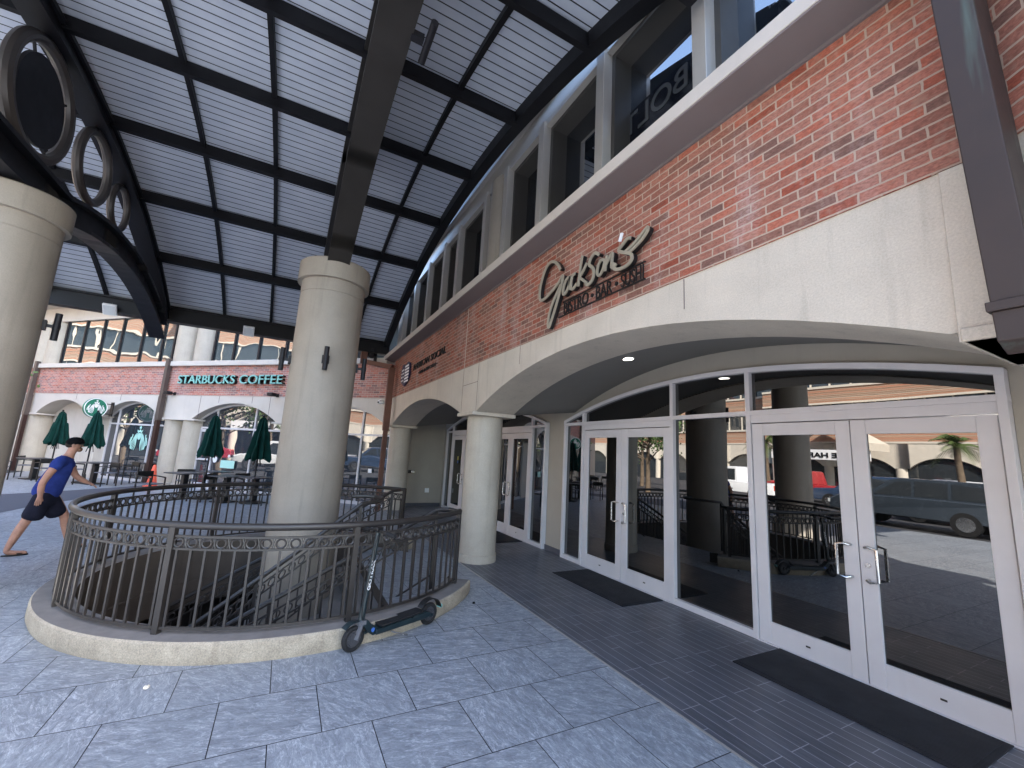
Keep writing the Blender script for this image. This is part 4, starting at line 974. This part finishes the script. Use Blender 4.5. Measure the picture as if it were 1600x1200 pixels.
def umbrella(x, y, seed, label):
    rnd = random.Random(seed)
    t = thing('closed_umbrella', label, 'umbrella', (x, y, 0), rnd.uniform(0, 3), 'closed green umbrellas on the terrace')
    mb = MB(); mb.cyl((0, 0, 0), (0, 0, 2.5), .024, n=10); mb.build('pole', CHARCOAL, t)
    mb = MB(); mb.lathe([(.3, 0), (.3, .05), (.06, .09), (.04, .3)], (0, 0), 24); mb.build('base', BLACKM, t)
    mb = MB(); n = 48; rows = [(2.5, .035), (2.42, .1), (2.2, .15), (2.08, .165), (2.06, .2), (1.9, .23), (1.7, .26), (1.5, .31), (1.32, .35), (1.22, .32)]
    ph = [rnd.uniform(-.3, .3) for _ in range(8)]; vs = []
    for i, (z, r) in enumerate(rows):
        for k in range(n):
            g = 2*PI*k/n; fold = .5+.5*math.cos(8*g+ph[k*8//n]*1.0+.25*i)
            rr = r*(.42+.62*fold**.8)*(1+.1*math.sin(3*g+seed)); zz = z+(.10*(1-fold)+.05*math.sin(5*g+seed) if i >= len(rows)-2 else 0)
            vs.append((rr*math.cos(g), rr*math.sin(g), zz))
    m = len(rows)
    mb.add(vs, [(i*n+k, (i+1)*n+k, (i+1)*n+(k+1) % n, i*n+(k+1) % n) for i in range(m-1) for k in range(n)]+[tuple(range(n))])
    mb.build('canopy', UMBG, t, sharp=60)
    mb = MB(); mb.sph((0, 0, 2.53), .035, 10); mb.build('finial', CHARCOAL, t)
    mb = MB()
    for k in range(6): g = k*1.05; mb.bar((.05*math.cos(g), .05*math.sin(g), 1.35), (.11*math.cos(g), .11*math.sin(g), 1.08), .015, .02)
    mb.build('ribs', CHARCOAL, t)
umbrella(-7.68, 22.45, 1, 'leftmost closed dark green umbrella, left of the round emblem sign')
umbrella(-6.1, 20.5, 2, 'closed dark green umbrella under the round emblem sign, in front of the emblem window')
umbrella(-1.98, 15.8, 3, 'closed dark green umbrella in front of the coffee shop door, right of the cone')
umbrella(-.66, 14.7, 4, 'closed dark green umbrella nearest to the central column')
t = thing('traffic_cone', 'orange traffic cone at the foot of the double columns', 'cone', (-3.95, 19.3, 0), .4)
mb = MB(); mb.box(-.2, .2, -.2, .2, 0, .04); mb.build('base', CONE, t)
mb = MB(); mb.lathe([(.16, .04), (.05, .72), (.035, .76), (0, .76)], (0, 0), 24); mb.build('cone_body', CONE, t)
t = thing('menu_stand', 'dark box stand at the left edge beside the column', 'stand', (-5.05, 10.6, 0), .5)
mb = MB(); mb.box(-.3, .3, -.22, .22, .0, 1.02); mb.build('stand_body', CHARCOAL, t, bevel=.01)
mb = MB(); mb.box(-.33, .33, -.25, .25, 1.02, 1.06); mb.build('stand_top', MULL, t, bevel=.006)

# ------------------------------------------------------------------ walking man
OX, OY = -3.15, 9.0; ua = math.atan2(.34, .94)
man = thing('person', 'man in blue t-shirt, dark shorts, black cap and sunglasses striding past the railing', 'person', (OX, OY, 0), ua)
def skin_obj(name, mat, verts, edges_, rad, parent, sub=2, root=0):
    me = bpy.data.meshes.new(name); me.from_pydata(verts, edges_, []); o = bpy.data.objects.new(name, me); COL.objects.link(o)
    o.parent = parent; me.materials.append(mat)
    m = o.modifiers.new('skin', 'SKIN'); m.use_smooth_shade = True; m.branch_smoothing = .6
    for i, d_ in enumerate(me.skin_vertices[0].data):
        r = rad[i]; d_.radius = (r, r) if not hasattr(r, '__len__') else r; d_.use_root = (i == root)
    s_ = o.modifiers.new('sub', 'SUBSURF'); s_.levels = sub; s_.render_levels = sub
    return o
# local: x forward, y left (+), z up
V = []; E_ = []; Rd = []
def vtx(p, r, link=None):
    V.append(p); Rd.append(r)
    if link is not None: E_.append((link, len(V)-1))
    return len(V)-1
pel = vtx((.08, 0, .86), (.125, .145)); wai = vtx((.12, 0, 1.0), (.105, .13), pel); che = vtx((.19, 0, 1.22), (.12, .155), wai); nb = vtx((.215, 0, 1.38), (.06, .07), che); nk = vtx((.245, 0, 1.455), .052, nb)
hd = vtx((.275, 0, 1.54), (.082, .07), nk); hd2 = vtx((.285, 0, 1.60), (.092, .076), hd); hd3 = vtx((.28, 0, 1.655), (.07, .06), hd2)
def arm(side, pts, rs, link):
    l_ = link
    for p, r in zip(pts, rs): l_ = vtx(p, r, l_)
    return l_
rw = arm(-1, [(.15, -.185, 1.335), (.07, -.235, 1.16), (.02, -.25, 1.02), (.02, -.25, .93), (.03, -.245, .83), (.025, -.245, .775)], [.062, .052, .044, .042, .03, (.036, .022)], nb)
lw = arm(1, [(.24, .185, 1.325), (.32, .22, 1.18), (.375, .22, 1.08), (.44, .2, 1.03), (.525, .18, .985), (.575, .17, .96)], [.062, .052, .044, .042, .03, (.022, .036)], nb)
rl = arm(-1, [(.05, -.09, .80), (.0, -.1, .63), (-.05, -.1, .48), (-.1, -.1, .34), (-.165, -.1, .115), (-.175, -.1, .06)], [.105, .085, .06, .062, .04, .04], pel)
vtx((-.10, -.105, .035), (.04, .026), rl); vtx((-.01, -.11, .028), (.04, .02), len(V)-1); vtx((.035, -.112, .024), (.032, .016), len(V)-1)
ll = arm(1, [(.13, .09, .80), (.24, .1, .64), (.335, .1, .50), (.37, .1, .36), (.43, .1, .13), (.435, .1, .075)], [.105, .085, .06, .062, .04, .04], pel)
vtx((.5, .105, .05), (.04, .026), ll); vtx((.58, .108, .03), (.04, .02), len(V)-1); vtx((.63, .11, .024), (.032, .016), len(V)-1)
def fingers(base, dirv, side, palm):
    dirv = Vector(dirv).normalized(); side = Vector(side); palm = Vector(palm)
    for k, ln in enumerate((.062, .072, .068, .052)):
        b = Vector(V[base])+side*(k-1.5)*.018+dirv*.012
        i = vtx(tuple(b), .0095, base); j = vtx(tuple(b+dirv*ln*.5+palm*.008), .009, i); vtx(tuple(b+dirv*ln+palm*.026), .0075, j)
    b = Vector(V[base])+side*.03-dirv*.02+palm*.012
    i = vtx(tuple(b), .011, base); vtx(tuple(b+dirv*.04+side*.012+palm*.014), .009, i)
fingers(rw, (-.05, 0, -1), (1, 0, 0), (0, .6, 0)); fingers(lw, (.85, -.1, -.45), (0, -1, .2), (-.3, 0, -.8))
body = skin_obj('body', SKIN, V, E_, Rd, man)
# t-shirt
V = []; E_ = []; Rd = []
a = vtx((.07, 0, .75), (.178, .192)); b = vtx((.1, 0, .95), (.160, .175), a); c = vtx((.185, 0, 1.2), (.155, .18), b); d = vtx((.215, 0, 1.345), (.09, .12), c); vtx((.235, 0, 1.415), (.062, .068), d)
for s_, e, f in ((-1, (.15, -.185, 1.335), (.085, -.24, 1.19)), (1, (.24, .185, 1.325), (.31, .225, 1.19))):
    i = vtx(e, .088, d); vtx(f, .082, i)
skin_obj('tshirt', SHIRT, V, E_, Rd, man)
V = []; E_ = []; Rd = []
a = vtx((.08, 0, .93), (.15, .172)); b = vtx((.08, 0, .83), (.158, .178), a)
i = vtx((.035, -.1, .72), (.13, .118), b); vtx((-.01, -.105, .46), (.135, .122), i)
i = vtx((.16, .1, .72), (.13, .118), b); vtx((.275, .105, .47), (.135, .122), i)
skin_obj('shorts', SHORTS, V, E_, Rd, man)
mb = MB(); mb.sph((.275, 0, 1.61), .108, 20, (1.0, .84, .85)); mb.v = [(x, y, max(z, 1.588+(x-.275)*.16)) for x, y, z in mb.v]
mb.prism([(.33+.115*math.cos(-1.25+2.5*i/10), .085*math.sin(-1.25+2.5*i/10)) for i in range(11)], 1.594, 1.604, 'z'); mb.build('cap', paint('black_cap_cloth', (.006, .006, .007), .95, .15, 20, .3, 150, .05), man)
mb = MB(); mb.sph((.262, 0, 1.585), .097, 18, (.98, .84, .8)); mb.v = [(min(x, .285), y, min(max(z, 1.535), 1.6)) for x, y, z in mb.v]; mb.build('hair', HAIRM, man)
mb = MB()
for y in (-.035, .035): mb.sph((.362, y, 1.588), .024, 10, (.4, 1, .75))
for y in (-.078, .078): mb.bar((.345, y*.8, 1.592), (.265, y, 1.595), .006, .012)
mb.build('sunglasses', BLACKM, man)
mb = MB(); mb.add([(.355, -.016, 1.545), (.355, .016, 1.545), (.352, 0, 1.585), (.385, 0, 1.552)], [(0, 1, 3), (1, 2, 3), (2, 0, 3), (0, 2, 1)]); mb.build('nose', SKIN, man)
mb = MB(); mb.sph((.335, 0, 1.51), .052, 12, (.75, .85, .75)); mb.build('beard', paint('stubble', (.2, .11, .07), .7), man)
mb = MB(); mb.sph((.258, -.083, 1.57), .026, 10, (.75, .4, 1.1)); mb.sph((.258, .083, 1.57), .026, 10, (.75, .4, 1.1)); mb.build('ears', SKIN, man)
for x, y, z, pit_ in ((-.085, -.108, .0, 0), (.53, .107, 0, 0)):
    mb = MB(); P = [(x+.13*math.cos(g)*(1 if math.cos(g) > 0 else 1), y+.047*math.sin(g)) for g in [2*PI*i/20 for i in range(20)]]
    mb.prism(P, .001, .018, 'z'); mb.bar((x+.09, y, .03), (x+.02, y-.04, .03), .02, .012); mb.bar((x+.09, y, .03), (x+.02, y+.04, .03), .02, .012); mb.build('sandal', BLACKM, man)

# ------------------------------------------------------------------ the street side behind the camera (seen in the glass)
def office(name, label, x, y0, y1, floors, gf, roofmat):
    t = thing(name, label, 'building', (x, 0, 0))
    mb = MB(); mb.box(-14, -.25, y0, y1, 0, gf+floors*3.2+1.0); mb.build('core', GLASSOPP, t)
    for i in range(floors):
        z = gf+i*3.2
        mb = MB(); mb.add([(0, y0, z), (0, y1, z), (0, y1, z+1.15), (0, y0, z+1.15), (-.3, y0, z), (-.3, y1, z), (-.3, y1, z+1.15), (-.3, y0, z+1.15)], [(0, 1, 2, 3), (4, 7, 6, 5), (0, 4, 5, 1), (3, 2, 6, 7), (0, 3, 7, 4), (1, 5, 6, 2)])
        o = mb.build('brick_band', OPP_BRICK, t)
        mb = MB(); mb.box(-.3, .08, y0, y1, z+1.15, z+1.33); mb.box(-.3, .06, y0, y1, z-.14, z); mb.build('sill_band', CREAM, t)
        mb = MB()
        y = y0+.1
        while y < y1: mb.box(-.2, -.08, y-.05, y+.05, z+1.33, z+3.06); y += 1.45
        mb.build('window_mullions', CREAM, t)
    mb = MB(); mb.box(-14, .35, y0-.2, y1+.2, gf+floors*3.2, gf+floors*3.2+.5); mb.build('roof_edge', CREAM, t)
    if roofmat:
        z = gf+floors*3.2+.5
        mb = MB(); mb.add([(.6, y0-.4, z), (.6, y1+.4, z), (-14, y1+.4, z), (-14, y0-.4, z), (-6.5, y0+5, z+3.5), (-6.5, y1-5, z+3.5)], [(0, 1, 5, 4), (1, 2, 5), (2, 3, 4, 5), (3, 0, 4), (0, 3, 2, 1)]); mb.build('roof', roofmat, t)
    mb = MB(); xs = y0; ops_ = []
    while xs+4.6 < y1: ops_.append((xs+.6, xs+4.4, 2.3, 3.1)); xs += 4.6
    arch_wall(mb, y0, y1, 2.3, gf-.14, ops_, -.02, .5)
    mb.v = [(-b, a, c) for a, b, c in mb.v]; mb.build('arcade', CREAM, t)
    for a, b, _, _ in ops_:
        mb = MB(); mb.lathe([(.35, 0), (.35, 2.3)], (-.3, a-.3), 16); mb.build('arcade_column', CREAM, t)
    return t
office('office_building', 'tall brick office block with ribbon windows mirrored in the upper coffee shop windows', -31, 24, 60, 5, 4.2, None)
office('office_building', 'lower brick office block with arcade mirrored in the glass doors', -29, -14, 23.5, 3, 4.2, ROOFTEAL)
t = thing('gabled_entrance', 'cream gabled entrance pavilion mirrored in the nearest glass door', 'pavilion', (-25.5, 17.5, 0))
mb = MB()
mb.prism([(-3.4, 3.4), (0, 5.6), (3.4, 3.4), (3.4, 3.9), (0, 6.1), (-3.4, 3.9)], -2.6, .4, 'x'); mb.build('gable_roof', CREAM, t)
mb = MB(); mb.box(-.3, .2, -3.2, 3.2, 2.7, 3.4); mb.build('fascia', WHITE, t)
for y in (-3, 3): mb = MB(); mb.lathe([(.25, 0), (.25, 2.7)], (0, y), 16); mb.build('post', CREAM, t)
tm = text_mb('THE HARBOUR', -2.4, 2.4, 2.85, 3.2, -.05, .0, bold=.02); tm.v = [(.2-y, x, z) for x, y, z in tm.v]; tm.build('fascia_letters', SIGNDARK, t)

def car(name, label, cat, x, y, rot, col, kind):
    t = thing(name, label, cat, (x, y, 0), rot)
    pm = paint('car_paint', col, .25, .03, 3, 0, 60, .6)
    if kind == 'pickup':
        L = 5.6; low = [(-2.8, .45), (-2.8, .98), (-2.75, 1.02), (-.75, 1.02), (-.7, 1.04), (1.0, 1.06), (2.5, .98), (2.78, .85), (2.82, .45)]
        top = [(-.75, 1.03), (-.62, 1.78), (-.5, 1.84), (.75, 1.84), (.9, 1.8), (1.6, 1.05)]; win = [[(-.6, 1.1), (-.52, 1.7), (.1, 1.72), (.1, 1.1)], [(.18, 1.1), (.18, 1.72), (.72, 1.72), (1.3, 1.1)]]
        wx = (-1.75, 1.75); R = .4
    elif kind == 'suv':
        L = 4.9; low = [(-2.45, .4), (-2.48, 1.0), (-2.4, 1.08), (1.1, 1.06), (2.2, .98), (2.44, .8), (2.46, .4)]
        top = [(-2.42, 1.05), (-2.15, 1.62), (-1.95, 1.7), (.2, 1.72), (.45, 1.66), (1.25, 1.05)]; win = [[(-2.1, 1.12), (-1.95, 1.55), (-1.2, 1.6), (-1.2, 1.12)], [(-1.1, 1.12), (-1.1, 1.6), (-.25, 1.62), (-.25, 1.12)], [(-.15, 1.12), (-.15, 1.62), (.3, 1.58), (.95, 1.12)]]
        wx = (-1.45, 1.45); R = .37
    else:
        L = 4.5; low = [(-2.25, .35), (-2.3, .85), (-2.15, .95), (-1.5, .97), (1.0, .95), (2.0, .82), (2.25, .65), (2.27, .35)]
        top = [(-1.75, .95), (-1.0, 1.38), (-.6, 1.45), (.1, 1.45), (.35, 1.4), (1.15, .95)]; win = [[(-1.35, 1.0), (-.9, 1.32), (-.35, 1.38), (-.35, 1.0)], [(-.27, 1.0), (-.27, 1.38), (.2, 1.36), (.85, 1.0)]]
        wx = (-1.35, 1.4); R = .33
    W = .92
    mb = MB(); n = len(low)
    for sgn in (1,):
        ring_ = []
        for yy, sc_ in ((-W, .97), (-W+.05, 1), (W-.05, 1), (W, .97)):
            ring_.append([(a*sc_, yy, .4+(b-.4)*sc_) for a, b in low])
        vs = [p for r_ in ring_ for p in r_]; fs = [tuple(range(n)), tuple(range(4*n-1, 3*n-1, -1))]
        for q in range(3): fs += [(q*n+i, q*n+(i+1) % n, (q+1)*n+(i+1) % n, (q+1)*n+i) for i in range(n)]
        mb.add(vs, fs)
    m = len(top); vs = []
    for yy in (-1, 1):
        vs += [(a, yy*(W-.04-.2*(b-1)), b) for a, b in top]
    mb.add(vs, [tuple(range(m)), tuple(range(2*m-1, m-1, -1))]+[(i, (i+1) % m, m+(i+1) % m, m+i) for i in range(m)])
    mb.build('body', pm, t, bevel=.03)
    for yy in (-1, 1):
        for q in win:
            mb = MB(); mb.add([(a, yy*(W-.028-.2*(b-1)), b) for a, b in q], [tuple(range(len(q)))]); mb.build('side_window', GLASSOPP, t)
    a, b = top[-2], top[-1]
    mb = MB(); mb.add([(p[0]*(1-f)+q[0]*f+.02, yy*(W-.2-.1*(p[1]*(1-f)+q[1]*f-1)), p[1]*(1-f)+q[1]*f+.012) for p, q in ((a, b),) for f, yy in ((.1, -1), (.1, 1), (.9, 1), (.9, -1))], [(0, 1, 2, 3)]); mb.build('windscreen', GLASSOPP, t)
    for xx in wx:
        for yy in (-1, 1):
            mb = MB(); mb.cyl((xx, yy*(W-.22), R), (xx, yy*(W+.01), R), R, n=24); o = mb.build('wheel', TYRE, t)
            mb = MB(); mb.cyl((xx, yy*(W), R), (xx, yy*(W+.025), R), R*.62, n=16); mb.build('rim', STEEL, o)
    f = low[-2][0]
    for yy in (-1, 1):
        mb = MB(); mb.box(f-.06, f+.04, yy*.78-.12, yy*.78+.12, .66, .8); mb.build('headlight', LENS, t)
        mb = MB(); mb.box(low[0][0]-.03, low[0][0]+.05, yy*.8-.08, yy*.8+.08, .7, .95); mb.build('tail_light', CONE, t)
    return t
car('parked_suv', 'blue grey SUV mirrored in the right leaf of the nearest doors', 'car', -11.0, 7.0, PI/2, (.035, .045, .058), 'suv')
car('parked_pickup', 'white pickup truck mirrored in the plain pane beside the doors', 'pickup', -14.5, 16.5, PI/2, (.75, .76, .78), 'pickup')
car('parked_pickup', 'red pickup truck mirrored in the left leaf of the nearest doors', 'pickup', -20.0, 15.4, PI*.5, (.33, .02, .025), 'pickup')
car('parked_car', 'white hatchback mirrored behind the blue grey SUV', 'car', -14.5, 6.5, PI/2, (.75, .75, .76), 'sedan')
car('parked_car', 'red car mirrored in the arched window behind the third umbrella', 'car', -24.0, 22.5, PI/2, (.4, .03, .05), 'sedan')
car('parked_suv', 'dark blue SUV mirrored in the arched window next to the rust downspout', 'car', -16.5, 10.6, PI*.5, (.03, .055, .11), 'suv')
car('parked_suv', 'white SUV mirrored in the arched window above the dark blue one', 'car', -22.5, 9.6, PI*.5, (.7, .71, .73), 'suv')

def palm(x, y, h, seed, label):
    r = random.Random(seed); t = thing('palm_tree', label, 'palm', (x, y, 0), 0, 'palms along the street')
    mb = MB(); mb.tube([(0, 0, 0), (.08, .05, h*.4), (.05, .1, h*.8), (0, .1, h)], [.2, .15, .13, .12], 12); mb.build('trunk', TRUNK, t)
    mb = MB()
    for k in range(26):
        az = r.uniform(0, 2*PI); el = r.uniform(-.3, 1.2); L = r.uniform(1.3, 1.9); c, s_ = math.cos(az), math.sin(az); P = []
        for i in range(8):
            f = i/7; rr = L*f*math.cos(el)*(1-.1*f); P.append(Vector((rr*c, .1+rr*s_, h+L*f*math.sin(el)-1.1*f*f*L*.55)))
        for i in range(7):
            for j in range(3):
                f = (i+j/3)/7; p = P[i].lerp(P[i+1], j/3); d_ = (P[i+1]-P[i]).normalized(); sd_ = Vector((-s_, c, 0)); ln = .42*math.sin(PI*(.12+.85*f))
                for s2 in (-1, 1):
                    q = p+sd_*s2*ln*.8+d_*ln*.6+Vector((0, 0, -ln*.35)); mb.add([p-d_*.025, p+d_*.025, q], [(0, 1, 2)])
    mb.build('crown', PALMG, t)
palm(-19.5, 17.5, 3.6, 1, 'palm mirrored above the white pickup'); palm(-20, 8.2, 3.4, 2, 'palm mirrored over the SUV roof'); palm(-20.5, 4.8, 4.0, 3, 'palm mirrored at the right of the nearest door')
def tree(x, y, h, seed, label):
    r = random.Random(seed); t = thing('street_tree', label, 'tree', (x, y, 0), 0, 'street trees')
    mb = MB(); mb.tube([(0, 0, 0), (.05, .03, h*.35), (0, .06, h*.6), (0.05, .05, h*.85)], [.16, .12, .09, .04], 10)
    cl = []
    for k in range(14):
        az = r.uniform(0, 2*PI); z0 = h*r.uniform(.35, .7); L = h*r.uniform(.2, .36); e = Vector((L*math.cos(az), L*math.sin(az), z0+L*r.uniform(.2, .9))); mb.tube([(0, .05, z0), tuple(Vector((0, .05, z0)).lerp(e, .5)+Vector((0, 0, .1))), tuple(e)], [.05, .035, .015], 6); cl.append(e)
    mb.build('trunk', TRUNK, t)
    mb = MB()
    for c in cl:
        for k in range(130):
            p = c+Vector((r.gauss(0, h*.07), r.gauss(0, h*.07), r.gauss(0, h*.055))); a = Vector((r.uniform(-1, 1), r.uniform(-1, 1), r.uniform(-1, 1))).normalized()*.09; b = a.orthogonal().normalized()*.05
            mb.add([p-a, p+b, p+a, p-b], [(0, 1, 2, 3)])
    mb.build('crown', LEAF, t)
tree(-10.5, 19.5, 5.2, 1, 'leafy tree mirrored in the window next to the rust downspout'); tree(-15, 24.5, 5.5, 2, 'leafy tree mirrored in the coffee shop door'); tree(-12, 31, 5.5, 3, 'leafy tree mirrored in the emblem window')
# far house with a red roof above the corner
t = thing('distant_building', 'pale distant building with a red roof seen through the gap above the coffee shop corner', 'building', (16, 62, 0))
mb = MB(); mb.box(-16, 14, 0, 10, 0, 14.5); mb.build('wall', CREAM, t)
mb = MB(); mb.add([(-17, -1, 14.5), (15, -1, 14.5), (15, 11, 14.5), (-17, 11, 14.5), (-12, 5, 19), (10, 5, 19)], [(0, 1, 5, 4), (1, 2, 5), (2, 3, 4, 5), (3, 0, 4), (0, 3, 2, 1)]); mb.build('roof', ROOFRED, t)
mb = MB()
for i in range(14): mb.box(-15+i*2, -14+i*2, -.04, 0, 11, 13)
mb.build('windows', GLASSOPP, t)

# bits of litter on the paving
for x, y, lb, c_ in ((-.66, 4.15, 'small crumpled pale scrap of litter on the slabs in front of the kerb', CREAM), (2.25, 5.0, 'small dark scrap of litter on the slabs near the end of the kerb', BLACKM)):
    mb = MB(); mb.sph((0, 0, .012), .022, 8, (.9, .6, .4))
    rr_ = random.Random(3); mb.v = [(a+rr_.uniform(-.006, .006), b+rr_.uniform(-.006, .006), max(0.001, c+rr_.uniform(-.004, .006))) for a, b, c in mb.v]
    tag(mb.build('litter', c_, None, loc=(x, y, 0), sharp=0), lb, 'litter')
